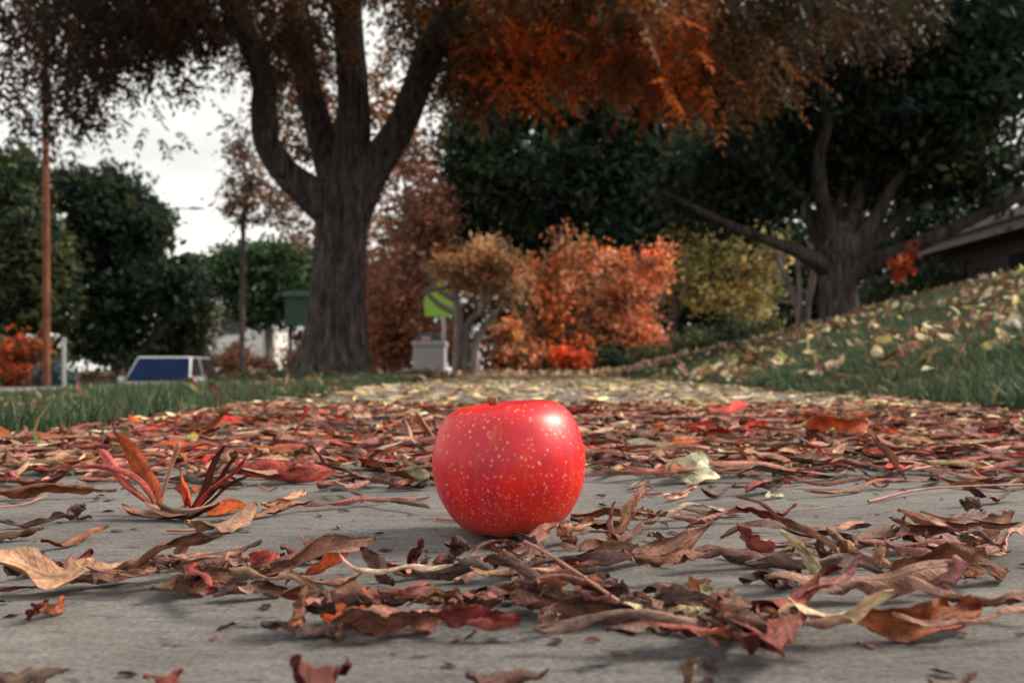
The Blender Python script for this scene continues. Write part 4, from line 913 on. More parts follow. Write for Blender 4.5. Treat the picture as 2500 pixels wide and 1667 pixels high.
RUST_UNLIT = pal((.065, .034, .018, 4), (.09, .042, .018, 3), (.034, .038, .024, 5), (.05, .03, .018, 3))  # brownish leaves, colour lowered for the poorly lit upper right
regs = [
    (30, 40, 100, 120, 5.6, 8, 14, 10, RUST_SHADE), (190, 50, 120, 105, 5.6, 8.5, 40, 12, RUST_SHADE), (350, 15, 140, 75, 5.6, 8.5, 34, 12, RUST_SHADE), (490, 15, 80, 55, 6, 8.5, 16, 12, RUST_SHADE), (150, 245, 30, 25, 6, 7, 3, 5, RUST_SHADE), (225, 250, 30, 25, 6, 7, 3, 5, RUST_SHADE), (5, 235, 30, 25, 6, 7, 2, 6, RUST_SHADE), (335, 165, 40, 20, 6, 7, 2, 6, RUST_SHADE),
    (60, 185, 60, 40, 6, 7.5, 6, 8, RUST_SHADE), (205, 185, 45, 55, 6, 7.2, 8, 8, RUST_SHADE), (290, 130, 60, 40, 6, 7.2, 7, 8, RUST_SHADE), (428, 235, 24, 12, 6.4, 6.8, 2, 6, RUST_SHADE), (420, 85, 60, 30, 6, 8, 6, 8, RUST_SHADE),
    (625, 60, 70, 75, 7.8, 9, 24, 12, OLRU), (690, 70, 55, 80, 6.4, 8, 18, 12, OLRU), (590, 255, 20, 50, 8, 9, 2, 8, RUST_SHADE), (940, 25, 50, 40, 7.5, 9, 11, 11, OLRU),
    (1060, 100, 90, 100, 6.6, 9, 50, 13, OLRU), (1060, 175, 60, 45, 7, 9, 13, 11, OLRU), (1220, 82, 120, 85, 6.2, 9, 62, 13, FIRE_LIT), (1400, 80, 140, 90, 6, 8.6, 70, 13, FIRE_LIT), (1560, 84, 90, 90, 6, 8.6, 46, 13, FIRE_LIT),
    (1200, 165, 90, 35, 6.2, 7.5, 12, 10, FIRE_LIT), (1510, 150, 90, 45, 6, 7.5, 16, 11, FIRE_LIT),
    (1700, 80, 120, 105, 6, 9, 36, 13, OLRU), (1720, 80, 120, 105, 6, 9, 26, 13, RUST_UNLIT), (1680, 185, 70, 45, 6.2, 8, 13, 11, OLRU), (1860, 25, 130, 80, 6, 9, 36, 12, RUST_UNLIT), (2020, 5, 110, 75, 6.5, 9, 26, 12, RUST_UNLIT),
    (200, -140, 350, 110, 5.2, 9.5, 110, 13, RUST_SHADE), (800, -110, 300, 90, 5.6, 10, 90, 13, OLRU), (1350, -110, 350, 100, 5.4, 9.5, 130, 13, OLRU), (1880, -130, 220, 90, 6, 9.5, 60, 13, RUST_UNLIT),
    (700, -480, 900, 300, 4.2, 9.5, 420, 13, OLRU), (900, -1500, 1300, 700, 2.4, 4.6, 330, 13, OLRU),  # unseen overhead extension of the crown, added to cut light from the sky
]
sprays('crown', regs, T0, b0)

# --- the dark tree on the right lawn
D2 = 8.9
b1 = base_at(1925, D2); b1[2] -= .04; T1 = empty('spreading_tree', b1, 'dark spreading tree with many limbs standing on the right lawn before the house', 'tree')
tube('trunk', [at(1928, 765, D2), at(1926, 730, D2), at(1926, 680, D2), at(1924, 630, D2), at(1926, 580, D2), at(1930, 545, D2), at(1932, 510, D2)], [.25, .195, .178, .19, .22, .19, .06], M['bark_grey'], T1, b1, seg=22, rough=.05)
def l2(pts, w, dd=0.): limb(pts, w, dd, 'limb', T1, b1, D2, 'bark_dark')
l2([(1905, 620), (1860, 590), (1790, 562), (1700, 528), (1610, 485), (1520, 440)], [56, 38, 26, 21, 15, 7], -.5)
l2([(1910, 590), (1860, 500), (1800, 410), (1765, 320), (1700, 200)], [56, 34, 26, 20, 9], .5)
l2([(1915, 580), (1890, 470), (1880, 370), (1900, 270), (1870, 120)], [56, 34, 28, 22, 9], -.4)
l2([(1920, 580), (1925, 470), (1945, 360), (1935, 240), (1960, 120)], [50, 28, 22, 16, 8], .9)
l2([(1930, 580), (1965, 470), (1990, 370), (1995, 260), (2020, 90)], [60, 38, 30, 22, 9], .6)
l2([(1945, 590), (2010, 500), (2055, 420), (2110, 350), (2160, 230)], [60, 33, 26, 20, 9], -.2)
l2([(1945, 600), (2030, 530), (2100, 470), (2190, 400), (2290, 300)], [56, 32, 24, 18, 8], .4)
l2([(1950, 625), (2040, 588), (2130, 552), (2240, 500), (2370, 440), (2500, 380)], [66, 40, 32, 26, 20, 8], -.8)
l2([(2240, 500), (2300, 430), (2340, 330), (2380, 240)], [22, 17, 13, 6], -.3)
l2([(1800, 410), (1740, 400), (1690, 360), (1650, 330)], [18, 14, 10, 5], -.3)
l2([(2110, 350), (2145, 310), (2160, 290)], [20, 16, 10], .1)
crown('crown', [lob(1700, 420, 9.6, 130, 120, 1.1, 5), lob(1850, 330, 10, 150, 130, 1.3, 9), lob(2000, 330, 9.4, 140, 140, 1.2, 8), lob(2130, 260, 9, 130, 150, 1.1, 6), lob(2250, 200, 9, 110, 170, 1.1, 4.5), lob(1600, 430, 9.8, 80, 70, .7, 2), lob(1950, 150, 10, 300, 140, 1.5, 9), lob(2250, 400, 8.6, 110, 50, .7, 2.2), lob(2350, 30, 9, 150, 140, 1.3, 4), lob(1990, -120, 9.5, 400, 130, 1.5, 6), lob(2200, 110, 8.6, 110, 110, .8, 4)],
      42000, .062, DKG, T1, b1, .34, 24)
cl = at(2070, 612, 8.3); cl2 = MB()
crown('leaf_cluster', [(at(2068, 615, 8.3), (.10, .07, .10), 1), (at(2095, 585, 8.3), (.03, .03, .08), .25)], 170, .045, pal((.55, .12, .04, 3), (.45, .07, .03, 2), (.5, .2, .08, 1)), T1, b1, .06, 14, 'curled orange red leaf cluster hanging from the lowest limb')
tube('twig', [at(2100, 540, 8.6), at(2097, 570, 8.35), at(2090, 600, 8.3)], [.008, .006, .004], M['bark_dark'], T1, b1, seg=6)

# --- trees and shrubs behind
def shrub(name, label, cat, base, lobes, n, size, palette, clump=.3, group=None, stems=4, barkm='bark_dark'):
    base = np.asarray(base, float); t = empty(name, base, label, cat, group)
    for i in range(stems):
        c, r, _ = lobes[i % len(lobes)]; a = base+np.array([RT.normal(0, .1), RT.normal(0, .1), -.05]); e = np.asarray(c)+RT.normal(0, .3, 3)*np.asarray(r)
        tube('stem', [a, (a+e)/2+RT.normal(0, .08, 3), e], [.035, .025, .01], M[barkm], t, base, seg=7, rough=.05)
    crown('foliage', lobes, n, size, palette, t, base, clump, 24)
    return t
# small multi-stemmed tree in front of the orange shrubs
d = 14.0; b = base_at(1075, d)
simple_tree('multi_stemmed_tree', 'small grey multi stemmed tree with tan leaves before the orange shrubs', 'tree', b,
            [at(1050, 866, d), at(1052, 800, d), at(1052, 720, d), at(1040, 650, d)], [.10, .08, .07, .05],
            [lob(1030, 620, d, 50, 40, .4, 2), lob(1110, 610, d, 70, 45, .5, 4), lob(1170, 650, d, 40, 45, .4, 2), lob(1120, 570, d+.5, 50, 25, .4, 1.2)], 3000, .055, TAN, 'bark_pale', .26, 6,
            extra_trunks=[([at(1066, 866, d), at(1070, 800, d), at(1075, 745, d), at(1105, 710, d), at(1112, 650, d)], [.085, .065, .06, .05, .03]), ([at(1092, 868, d), at(1092, 800, d), at(1120, 740, d), at(1170, 690, d)], [.085, .065, .05, .025]),
                          ([at(1050, 720, d), at(1010, 700, d), at(975, 668, d)], [.05, .045, .03]), ([at(1048, 690, d), at(1010, 668, d), at(985, 640, d)], [.05, .04, .025])])
# tall pinkish brown tree behind the thick trunk
d = 21; b = base_at(955, d)
simple_tree('tall_brown_tree', 'tall tree with pinkish brown leaves behind the thick trunk', 'tree', b, [at(960, 870, d), at(957, 760, d), at(952, 660, d), at(948, 560, d)], [.12, .095, .08, .06],
            [lob(950, 470, d, 90, 120, 1., 6), lob(930, 620, d, 90, 110, 1., 5), lob(1000, 560, d, 60, 90, .8, 3), lob(880, 720, d, 60, 90, .8, 3), lob(940, 340, d, 50, 90, .7, 2), lob(900, 800, d, 60, 40, .6, 1.5)], 9000, .075, PNK, 'bark_pale', .4, 6)
# slim brown tree left of the thick trunk
d = 24; b = base_at(556, d, -1.0)
simple_tree('slender_tree', 'slender tree with a thin dark trunk and sparse brown crown at left', 'tree', b, [np.array([b[0], d, -1.05]), at(556, 800, d), at(557, 650, d), at(560, 500, d), at(570, 420, d)], [.085, .075, .07, .065, .05],
            [lob(580, 400, d, 60, 70, .8, 3), lob(640, 470, d, 70, 70, .8, 4), lob(560, 470, d, 50, 60, .7, 3), lob(690, 540, d, 30, 40, .6, 1), lob(550, 345, d, 25, 40, .5, .7), lob(520, 440, d, 20, 60, .4, .6)], 3300, .075, BRN, 'bark_dark', .35, 7)
# brownish foliage seen between the limbs
d = 17; b = base_at(800, d)
simple_tree('rusty_tree', 'rusty leaved tree showing between the limbs of the thick trunk', 'tree', b, [b+[0, 0, -.05], at(798, 700, d), at(790, 500, d), at(780, 350, d)], [.12, .1, .08, .05],
            [lob(660, 280, d, 60, 60, .7, 2.0), lob(680, 190, d, 60, 60, .7, 1.8), lob(760, 250, d, 50, 90, .7, 2.0), lob(890, 270, d, 60, 60, .7, 2.2), lob(880, 170, d, 40, 60, .6, 1.0), lob(700, 350, d, 60, 35, .6, 1.2)], 3000, .07, OLRU, 'bark_dark', .33, 6)
# dark evergreen mass behind the centre
d = 23; b = base_at(1330, d)
simple_tree('evergreen_tree', 'large dark evergreen tree with a broad crown behind the orange shrubs', 'tree', b, [b+[0, 0, -.05], at(1332, 760, d), at(1340, 640, d), at(1345, 520, d)], [.3, .26, .24, .2],
            [lob(1120, 420, d, 130, 130, 1.6, 6), lob(1280, 400, d, 160, 160, 2., 9), lob(1440, 380, d, 160, 170, 2., 9), lob(1580, 400, d, 120, 140, 1.6, 6), lob(1200, 540, d, 110, 60, 1.3, 4), lob(1400, 540, d, 120, 50, 1.4, 4), lob(1100, 300, d, 90, 60, 1.2, 3), lob(1350, 230, d, 260, 80, 1.8, 7), lob(1050, 480, d, 60, 90, .8, 3), lob(1300, 570, d+.5, 230, 50, 1.3, 5), lob(1560, 500, d, 130, 80, 1.4, 5)], 42000, .135, DKG, 'bark_dark', .55, 6)
d = 30; b = base_at(1700, d)
simple_tree('evergreen_tree', 'dark evergreen tree closing the gap behind the spreading tree', 'tree', b, [b+[0, 0, -.05], at(1700, 700, d), at(1700, 500, d)], [.3, .25, .2], [lob(1640, 320, d, 120, 170, 2.5, 4), lob(1800, 300, d, 160, 200, 3, 6), lob(2000, 320, d, 160, 190, 3, 6)], 15000, .2, DKG, 'bark_dark', .8, 5)
# orange shrubs
d = 18
shrub('orange_shrub', 'tall bright orange shrub in the centre of the row behind the apple', 'shrub', base_at(1290, d), [lob(1250, 680, d, 60, 70, .6, 4), lob(1320, 610, d, 60, 60, .6, 4), lob(1300, 700, d, 90, 90, .7, 5), lob(1240, 780, d, 60, 50, .5, 3), lob(1330, 800, d, 60, 45, .5, 3), lob(1300, 555, d, 25, 35, .4, .6), lob(1215, 625, d, 30, 35, .4, .8), lob(1370, 600, d, 30, 40, .4, .8)], 5200, .065, ORG, .3, 'orange shrubs behind the apple', 5)
d = 18.6
shrub('orange_shrub', 'salmon orange shrub reaching up beside the yellow tree', 'shrub', base_at(1450, d), [lob(1440, 650, d, 60, 70, .6, 5), lob(1500, 630, d, 40, 55, .5, 3), lob(1460, 740, d, 70, 70, .6, 4), lob(1400, 700, d, 40, 60, .5, 2.5), lob(1500, 790, d, 30, 30, .4, 1.5), lob(1520, 585, d, 25, 30, .4, .6), lob(1420, 590, d, 25, 35, .4, .6)], 4800, .065, pal((.82, .32, .16, 5), (.84, .42, .27, 4), (.40, .18, .10, 3), (.72, .22, .07, 3), (.12, .08, .05, 3)), .3, 'orange shrubs behind the apple', 5)
d = 16.4
shrub('orange_shrub', 'low orange shrub beside the multi stemmed tree', 'shrub', base_at(1180, d), [lob(1170, 760, d, 35, 40, .4, 2), lob(1200, 820, d, 45, 30, .4, 2), lob(1150, 820, d, 25, 25, .3, 1)], 1900, .06, ORG, .24, 'orange shrubs behind the apple', 3)
shrub('orange_shrub', 'small vivid orange red shrub low on the ground behind the apple', 'shrub', base_at(1330, 16.5), [lob(1325, 828, 16.5, 32, 20, .3, 2), lob(1290, 815, 16.5, 20, 14, .25, 1)], 900, .055, pal((.6, .10, .025, 5), (.55, .14, .05, 2)), .2, 'orange shrubs behind the apple', 3)
shrub('dark_shrub', 'low dark green shrub at the foot of the orange shrubs', 'shrub', base_at(1260, 17.2), [lob(1220, 830, 17.2, 70, 25, .5, 2), lob(1390, 835, 17.2, 80, 22, .5, 2)], 2600, .06, DKG, .26, 'low dark shrubs behind the apple', 4)
shrub('dark_shrub', 'low grey green shrub beneath the yellow tree', 'shrub', base_at(1600, 17.5), [lob(1500, 830, 17.5, 60, 28, .5, 2), lob(1620, 800, 17.5, 80, 40, .5, 3), lob(1720, 770, 17.5, 60, 40, .5, 2)], 3800, .06, OLV, .28, 'low dark shrubs behind the apple', 4)
shrub('dark_shrub', 'dark shrub added for the porch shade under the eave left of the brown house', 'shrub', base_at(2080, 14.5), [lob(2060, 690, 14.5, 70, 60, .6, 3), lob(2130, 660, 14.5, 50, 50, .5, 2)], 3000, .06, DKG, .28, 'low dark shrubs behind the apple', 4)  # dark foliage added to fill in for the shaded porch
shrub('brown_shrub', 'reddish brown shrub between the thick trunk and the litter bin', 'shrub', base_at(890, 20.5), [lob(870, 760, 20.5, 50, 70, .6, 3), lob(930, 740, 20.5, 60, 80, .6, 3), lob(1000, 790, 20.5, 50, 60, .6, 2)], 4200, .075, pal((.30, .11, .05, 4), (.18, .08, .05, 3), (.36, .15, .09, 2)), .32, None, 4)
# yellow tree
d = 22; b = base_at(1545, d)
simple_tree('yellow_tree', 'yellow olive leaved tree between the orange shrubs and the lawn', 'tree', b, [b+[0, 0, -.05], at(1543, 790, d), at(1545, 730, d), at(1560, 660, d)], [.15, .13, .11, .08],
            [lob(1570, 630, d, 60, 65, .8, 4), lob(1650, 590, d, 80, 60, 1., 5), lob(1720, 600, d, 60, 70, .8, 4), lob(1640, 680, d, 80, 60, .9, 4), lob(1720, 700, d, 50, 50, .7, 2), lob(1700, 500, d, 60, 60, .8, 2), lob(1770, 570, d, 60, 80, .8, 2.5), lob(1600, 540, d, 60, 40, .8, 1.5), lob(1760, 660, d, 40, 60, .7, 1.5)], 7600, .075, YEL, 'bark_dark', .36, 9)
# bare multi stemmed tree on the lawn edge
d = 13.2; b = base_at(1845, d)
t = simple_tree('bare_tree', 'small nearly bare grey tree beside the spreading tree trunk', 'tree', b, [at(1838, 790, d), at(1836, 720, d), at(1810, 650, d), at(1780, 580, d)], [.07, .06, .05, .03],
            [lob(1800, 560, d, 60, 40, .4, 1), lob(1870, 590, d, 40, 40, .4, 1)], 260, .045, BRN, 'bark_pale', .3, 4,
            extra_trunks=[([at(1846, 790, d), at(1855, 700, d), at(1868, 630, d), at(1870, 560, d)], [.065, .055, .045, .03]), ([at(1836, 700, d), at(1790, 690, d), at(1750, 665, d)], [.035, .03, .015]), ([at(1840, 740, d), at(1835, 650, d), at(1828, 570, d)], [.05, .04, .025])])
# left side across the road
d = 33; b = base_at(40, d, -1.3)
simple_tree('street_tree', 'dark olive tree behind the utility pole at the left picture edge', 'tree', b, [b, at(40, 800, d), at(40, 650, d)], [.3, .26, .2], [lob(20, 430, d, 90, 110, 2, 5), lob(60, 560, d, 90, 120, 2, 6), lob(20, 700, d, 100, 110, 2, 5), lob(110, 650, d, 70, 150, 1.6, 5)], 18000, .17, OLV, 'bark_dark', .55, 5, 'trees across the road')
d = 36; b = base_at(270, d, -1.3)
simple_tree('street_tree', 'broad rounded dark green tree across the road behind the parked silver white car', 'tree', b, [b, at(270, 820, d), at(268, 680, d)], [.32, .28, .22], [lob(250, 470, d, 110, 90, 2.2, 6), lob(320, 520, d, 85, 100, 2, 5), lob(200, 600, d, 90, 130, 2, 5), lob(330, 660, d, 100, 110, 2, 5), lob(240, 760, d, 130, 90, 2, 5), lob(420, 650, d, 60, 80, 1.4, 3), lob(180, 430, d, 60, 50, 1.4, 2)], 26000, .17, DKG, 'bark_dark', .55, 5, 'trees across the road')
d = 42; b = base_at(425, d, -1.3)
simple_tree('street_tree', 'small olive tree beside the street lamp across the road', 'tree', b, [b, at(425, 850, d), at(425, 760, d)], [.2, .18, .12], [lob(430, 720, d, 60, 90, 1.6, 4), lob(400, 800, d, 70, 60, 1.6, 3), lob(470, 640, d, 40, 50, 1.2, 2)], 8000, .18, OLV, 'bark_dark', .7, 4, 'trees across the road')
d = 40; b = base_at(620, d, -1.3)
simple_tree('street_tree', 'bright green rounded tree between the slender tree and the thick trunk', 'tree', b, [b, at(620, 850, d), at(618, 780, d), at(612, 700, d)], [.2, .18, .16, .12], [lob(540, 620, d, 70, 70, 1.8, 4), lob(630, 610, d, 80, 65, 1.8, 5), lob(690, 650, d, 50, 80, 1.5, 4), lob(600, 700, d, 80, 70, 1.8, 5)], 12000, .18, GRN, 'bark_pale', .7, 5, 'trees across the road')
d = 30
shrub('roadside_shrub', 'orange flowered shrub at the left picture edge across the road', 'shrub', base_at(40, d, -1.2), [lob(20, 800, d, 40, 35, .8, 2), lob(75, 800, d, 30, 30, .6, 2), lob(40, 860, d, 60, 40, .8, 3)], 2600, .10, pal((.50, .09, .025, 3), (.42, .08, .03, 2), (.13, .09, .04, 3)), .35, 'shrubs across the road')
shrub('roadside_shrub', 'blue grey shrub beside the utility pole base', 'shrub', base_at(125, 29, -1.2), [lob(120, 860, 29, 45, 40, .6, 3), lob(150, 880, 29, 30, 30, .5, 1)], 1600, .10, pal((.07, .10, .11, 3), (.10, .13, .135, 2)), .35, 'shrubs across the road')
shrub('roadside_shrub', 'low dry brown shrub between the blue grey shrub and the car', 'shrub', base_at(215, 30, -1.2), [lob(215, 880, 30, 55, 25, .6, 3)], 1100, .10, BRN, .35, 'shrubs across the road')
shrub('roadside_shrub', 'rusty brown hedge shrub at the foot of the slender tree', 'shrub', base_at(540, 34, -1.2), [lob(540, 830, 34, 45, 50, .8, 3), lob(600, 850, 34, 50, 35, .8, 2), lob(680, 830, 34, 40, 60, .8, 2)], 2600, .11, pal((.30, .12, .05, 3), (.16, .08, .05, 3)), .4, 'shrubs across the road')
shrub('roadside_shrub', 'pale brown bush growing before the white house', 'shrub', base_at(450, 50, -1.2), [lob(440, 760, 50, 40, 70, 1, 3), lob(500, 740, 50, 50, 50, 1, 2), lob(470, 830, 50, 60, 40, 1, 3)], 2200, .15, pal((.20, .14, .10, 3), (.14, .11, .08, 2), (.05, .08, .06, 2)), .5, 'shrubs across the road')
# row of far trees closing the view
FARW = [('far olive tree beyond the road, at the left end of the far row', 100, 70, OLV), ('far dark tree second in the far row from the left', 330, 75, DKG), ('far green tree behind the slender tree', 560, 80, GRN), ('far brown tree behind the thick trunk', 800, 60, BRN), ('far brown tree behind the litter bin', 980, 50, PNK), ('far dark tree behind the orange shrubs', 1350, 50, DKG), ('far olive tree behind the yellow tree', 1680, 48, OLV), ('far dark tree behind the bare tree', 1870, 45, DKG), ('far dark tree left of the low brown house', 2080, 40, DKG), ('far olive tree behind the low brown house', 2300, 42, OLV), ('far brown tree between the litter bin and the orange shrubs', 1150, 46, BRN), ('far dark tree between the orange shrubs and the yellow tree', 1535, 44, DKG)]
for lab, px, d, pl in FARW:
    b = base_at(px, d, -1.3 if px < 700 else 0.); hh = 6.3 if px < 700 else 10.5
    if px in (330, 560, 100): hh = 4.2
    lo = [(b+[RT.normal(0, 1.5), 0, hh*f], (3.4 if px < 700 else 4.6, 2.2, hh*.24), 1) for f in (.15, .4, .62)]
    simple_tree('far_tree', lab, 'tree', b, [b+[0, 0, -.3], b+[0, 0, hh*.3], b+[.1, 0, hh*.6]], [.25, .2, .12], lo, 3600 if px < 700 else 8000, .24, pl, 'bark_dark', .9, 3, 'row of far trees')

# ------------------------------------------------------------------ built things behind
# utility pole
d = 28; b = base_at(107, d, -1.2); up_ = empty('utility_pole', b, 'reddish brown wooden utility pole at the left of the picture', 'pole')
tube('shaft', [b-[0, 0, .2], at(107, 700, d), at(105, 300, d), at(103, -60, d)], [.115, .108, .098, .09], M['pole'], up_, b, seg=14, rough=.03)
tp_ = at(103, -30, d)-b; MB().box((tp_[0]-1.1, -.06, tp_[2]-.06), (tp_[0]+1.1, .06, tp_[2]+.06)).build('crossarm', M['pole'], up_)
# street lamp
d = 45; b = base_at(367, d, -1.3); sl = empty('street_lamp', b, 'pale street lamp post with a long arm rising behind the parked car', 'street lamp')
tpz = at(367, 480, d)[2]
tube('post', [b-[0, 0, .2], [b[0], d, 3.], [b[0], d, tpz]], [.13, .11, .085], M['lamppost'], sl, b, seg=12)
e = at(455, 481, d); tube('arm', [[b[0], d, tpz-.3], [b[0]+.6, d, tpz+.02], e], [.05, .045, .04], M['galv'], sl, b, seg=8)
lh = e-b; MB().add([(lh[0]-.45, -.14, lh[2]), (lh[0]+.4, -.1, lh[2]+.02), (lh[0]+.4, .1, lh[2]+.02), (lh[0]-.45, .14, lh[2]), (lh[0]-.3, -.1, lh[2]+.15), (lh[0]+.2, -.07, lh[2]+.1), (lh[0]+.2, .07, lh[2]+.1), (lh[0]-.3, .1, lh[2]+.15)],
               [(3, 2, 1, 0), (4, 5, 6, 7), (0, 1, 5, 4), (1, 2, 6, 5), (2, 3, 7, 6), (3, 0, 4, 7)]).build('lamp_head', M['galv'], sl)
# slim grey post
d = 26; b = base_at(147, d, -1.1); ps = empty('bollard_post', b, 'thin grey post standing beside the blue grey shrub', 'post')
MB().lathe([(.0, 0), (.055, 0), (.055, 2.0), (.07, 2.02), (.07, 2.08), (.0, 2.1)], seg=12).build('shaft', M['galv'], ps, smooth=False)
# litter bin
d = 15.6; b = base_at(988, d); lb = empty('litter_bin', b, 'grey aggregate litter bin with a dark lid beside the multi stemmed tree', 'litter bin')
w = .27
MB().box((-w, -w, .0), (w, w, .70), -.005, -.005).build('body', M['aggregate'], lb, bevel=.02)
MB().box((-w-.025, -w-.025, .70), (w+.025, w+.025, .78)).build('rim', M['aggregate'], lb, bevel=.01)
MB().box((-w+.03, -w+.03, .78), (w-.03, w-.03, .93), .05, .05).build('lid', M['black'], lb, bevel=.015)
MB().box((-.13, -w-.002, .80), (.02, -w+.05, .86)).build('plaque', M['plaque'], lb)
# sign
d = 16.6; b = base_at(1019, d); sg = empty('warning_sign', b, 'fluorescent yellow green warning sign on a grey post behind the multi stemmed tree', 'sign')
c = at(1011, 690, d)-b
MB().box((-.035, -.025, -.2), (.035, .025, c[2]+.36)).build('post', M['galv'], sg)
hw = .29; MB().prism([(c[0]-hw, c[2]-.30), (c[0]+hw, c[2]-.30), (c[0]+hw, c[2]+.08), (c[0], c[2]+.36), (c[0]-hw, c[2]+.08)], 'y', -.035, -.029).build('panel', M['lime'], sg)
# green board beside the trunk
d = 27; b = base_at(712, d, -1.1); gb = empty('green_noticeboard', b, 'dark green board showing beside the left edge of the thick trunk', 'board')
z0, z1 = at(700, 748, d)[2]-b[2], at(700, 682, d)[2]-b[2]
MB().box((-.75, -.08, z0), (.55, .08, z1)).build('board', M['green'], gb, bevel=.01)
MB().box((-.85, -.2, z1), (.65, .2, z1+.16), .06, .06).build('cap', M['green'], gb, bevel=.01)
for x in (-.6, .4): MB().box((x-.05, -.05, -.2), (x+.05, .05, z0)).build('leg', M['bark_dark'], gb)
# low wall
d = 19; b = base_at(895, d); lw = empty('low_wall', b, 'low pale pink stucco wall right of the thick trunk', 'wall')
for i in range(3): MB().box((-1.1+i*.62, -.1, -.1), (-1.1+i*.62+.614, .1, .46)).build('wall_panel', M['pinkwall'], lw, bevel=.01)
MB().box((-1.14, -.14, .462), (.80, .14, .52)).build('coping', M['curb'], lw, bevel=.01)
# paper scrap
b = base_at(1031, 13.6); MB().add([(-.06, -.03, .0), (.05, -.04, .0), (.07, .03, .015), (-.05, .04, .01), (-.04, 0, .07), (.03, .01, .08), (0, -.05, .05)], [(0, 1, 6), (1, 5, 6), (0, 6, 4), (6, 5, 4), (1, 2, 5), (2, 3, 4, 5), (3, 0, 4)]).build('paper_scrap', M['paper'], None, b+[0, 0, .012], label='crumpled white paper scrap on the ground beside the litter bin', category='paper')

# house at the right
def house():
    o = np.array([7.0, 8.0, 0.1]); r = empty('house', o, 'low dark brown house with grey roof and pale fascia behind the spreading tree', 'house')
    # local: x 0..9 away from the sidewalk, y 0..9.2 along it
    X1, Y1, Hh = 9.0, 9.2, 2.12
    mb = MB().box((.5, .5, -.6), (X1-.5, Y1-.5, Hh)); mb.build('wall', M['siding'], r)
    for i in range(14):
        z = -.25+i*.165
        MB().add([(.485, .48, z), (.485, Y1-.48, z), (.470, Y1-.48, z-.158), (.470, .48, z-.158), (.499, .48, z), (.499, Y1-.48, z), (.499, Y1-.48, z-.158), (.499, .48, z-.158)], [(0, 1, 2, 3), (0, 4, 5, 1), (3, 2, 6, 7)]).build('siding_board', M['siding'], r)
    ov = [(0, 0, Hh), (X1, 0, Hh), (X1, Y1, Hh), (0, Y1, Hh), (3.6, 3.2, Hh+1.25), (X1-3.6, 3.2, Hh+1.25), (X1-3.6, Y1-3.2, Hh+1.25), (3.6, Y1-3.2, Hh+1.25)]
    ov = [(x, y, z+.02) for x, y, z in ov]
    rf = MB().add(ov, [(3, 2, 1, 0), (0, 1, 5, 4), (1, 2, 6, 5), (2, 3, 7, 6), (3, 0, 4, 7), (4, 5, 6, 7)]).build('roof', M['roof'], r)
    # shingle courses on the slope that faces the sidewalk
    for k in range(14):
        t0, t1 = k/14, (k+1)/14
        def pt(t, e, dz): return (3.6*t, 3.2*t if e == 0 else Y1-3.2*t, Hh+.02+1.25*t+dz)
        MB().add([pt(t0, 0, .028), pt(t0, 1, .028), pt(t1, 1, .008), pt(t1, 0, .008), pt(t0, 0, .004), pt(t0, 1, .004)], [(0, 1, 2, 3)[::-1], (4, 5, 1, 0)[::-1]]).build('shingle_course', M['roof'], rf)
    MB().box((-.03, -.03, Hh-.2), (-.004, Y1+.03, Hh+.03)).build('fascia', M['fascia'], r)
    MB().box((-.003, Y1+.004, Hh-.2), (X1, Y1+.03, Hh+.03)).build('fascia', M['fascia'], r)
    MB().box((-.003, -.03, Hh-.2), (X1, -.004, Hh+.03)).build('fascia', M['fascia'], r)
    MB().box((-.12, 2., Hh-.06), (-.034, Y1, Hh+.05)).build('gutter', M['fascia'], r, bevel=.015)
    MB().box((0.0, .0, Hh-.19), (.5, Y1, Hh-.17)).build('soffit', M['siding'], r)
    for y0 in (1.2, 4.0, 6.6):
        w = MB().box((.43, y0, .9), (.468, y0+1.3, 1.75)).build('window', M['siding'], r)
        for a in (0, 1): MB().box((.418, y0+.06+a*.62, .96), (.429, y0+.62+a*.62, 1.69)).build('pane', M['glass'], w)
    MB().box((2.0, 3.4, Hh+.5), (2.25, 6.2, Hh+.86)).build('roof_glint', M['glint_white'], rf)  # pale box standing for the bright glint on the roof
house()
# white house across the road
def white_house():
    d = 58; o = base_at(490, d, -1.3); r = empty('white_house', o, 'white gabled house showing between the trees across the road', 'house')
    z0 = at(480, 690, d)[2]-o[2]
    MB().prism([(-3.2, -.3), (3.2, -.3), (3.2, z0-.4), (0, z0+1.8), (-3.2, z0-.4)], 'y', 0, 7).build('wall', M['white'], r)
    MB().add([(-3.7, -.4, z0-.72), (0, -.4, z0+1.98), (0, 7.4, z0+1.98), (-3.7, 7.4, z0-.72), (-3.7, -.4, z0-.56), (0, -.4, z0+2.14), (0, 7.4, z0+2.14), (-3.7, 7.4, z0-.56)], [(0, 1, 2, 3), (7, 6, 5, 4), (0, 4, 5, 1), (3, 2, 6, 7), (0, 3, 7, 4)]).build('roof', M['roof'], r)
    MB().add([(3.7, -.4, z0-.72), (0, -.4, z0+1.98), (0, 7.4, z0+1.98), (3.7, 7.4, z0-.72), (3.7, -.4, z0-.56), (0, -.4, z0+2.14), (0, 7.4, z0+2.14), (3.7, 7.4, z0-.56)], [(3, 2, 1, 0), (4, 5, 6, 7), (1, 5, 4, 0), (7, 6, 2, 3), (4, 7, 3, 0)]).build('roof', M['roof'], r)
    for x in (-1.9, .6):
        w = MB().box((x, -.06, z0-2.2), (x+1.2, -.003, z0-.7)).build('window', M['fascia'], r)
        MB().box((x+.1, -.075, z0-2.1), (x+1.1, -.061, z0-.8)).build('pane', M['glass'], w)
white_house()

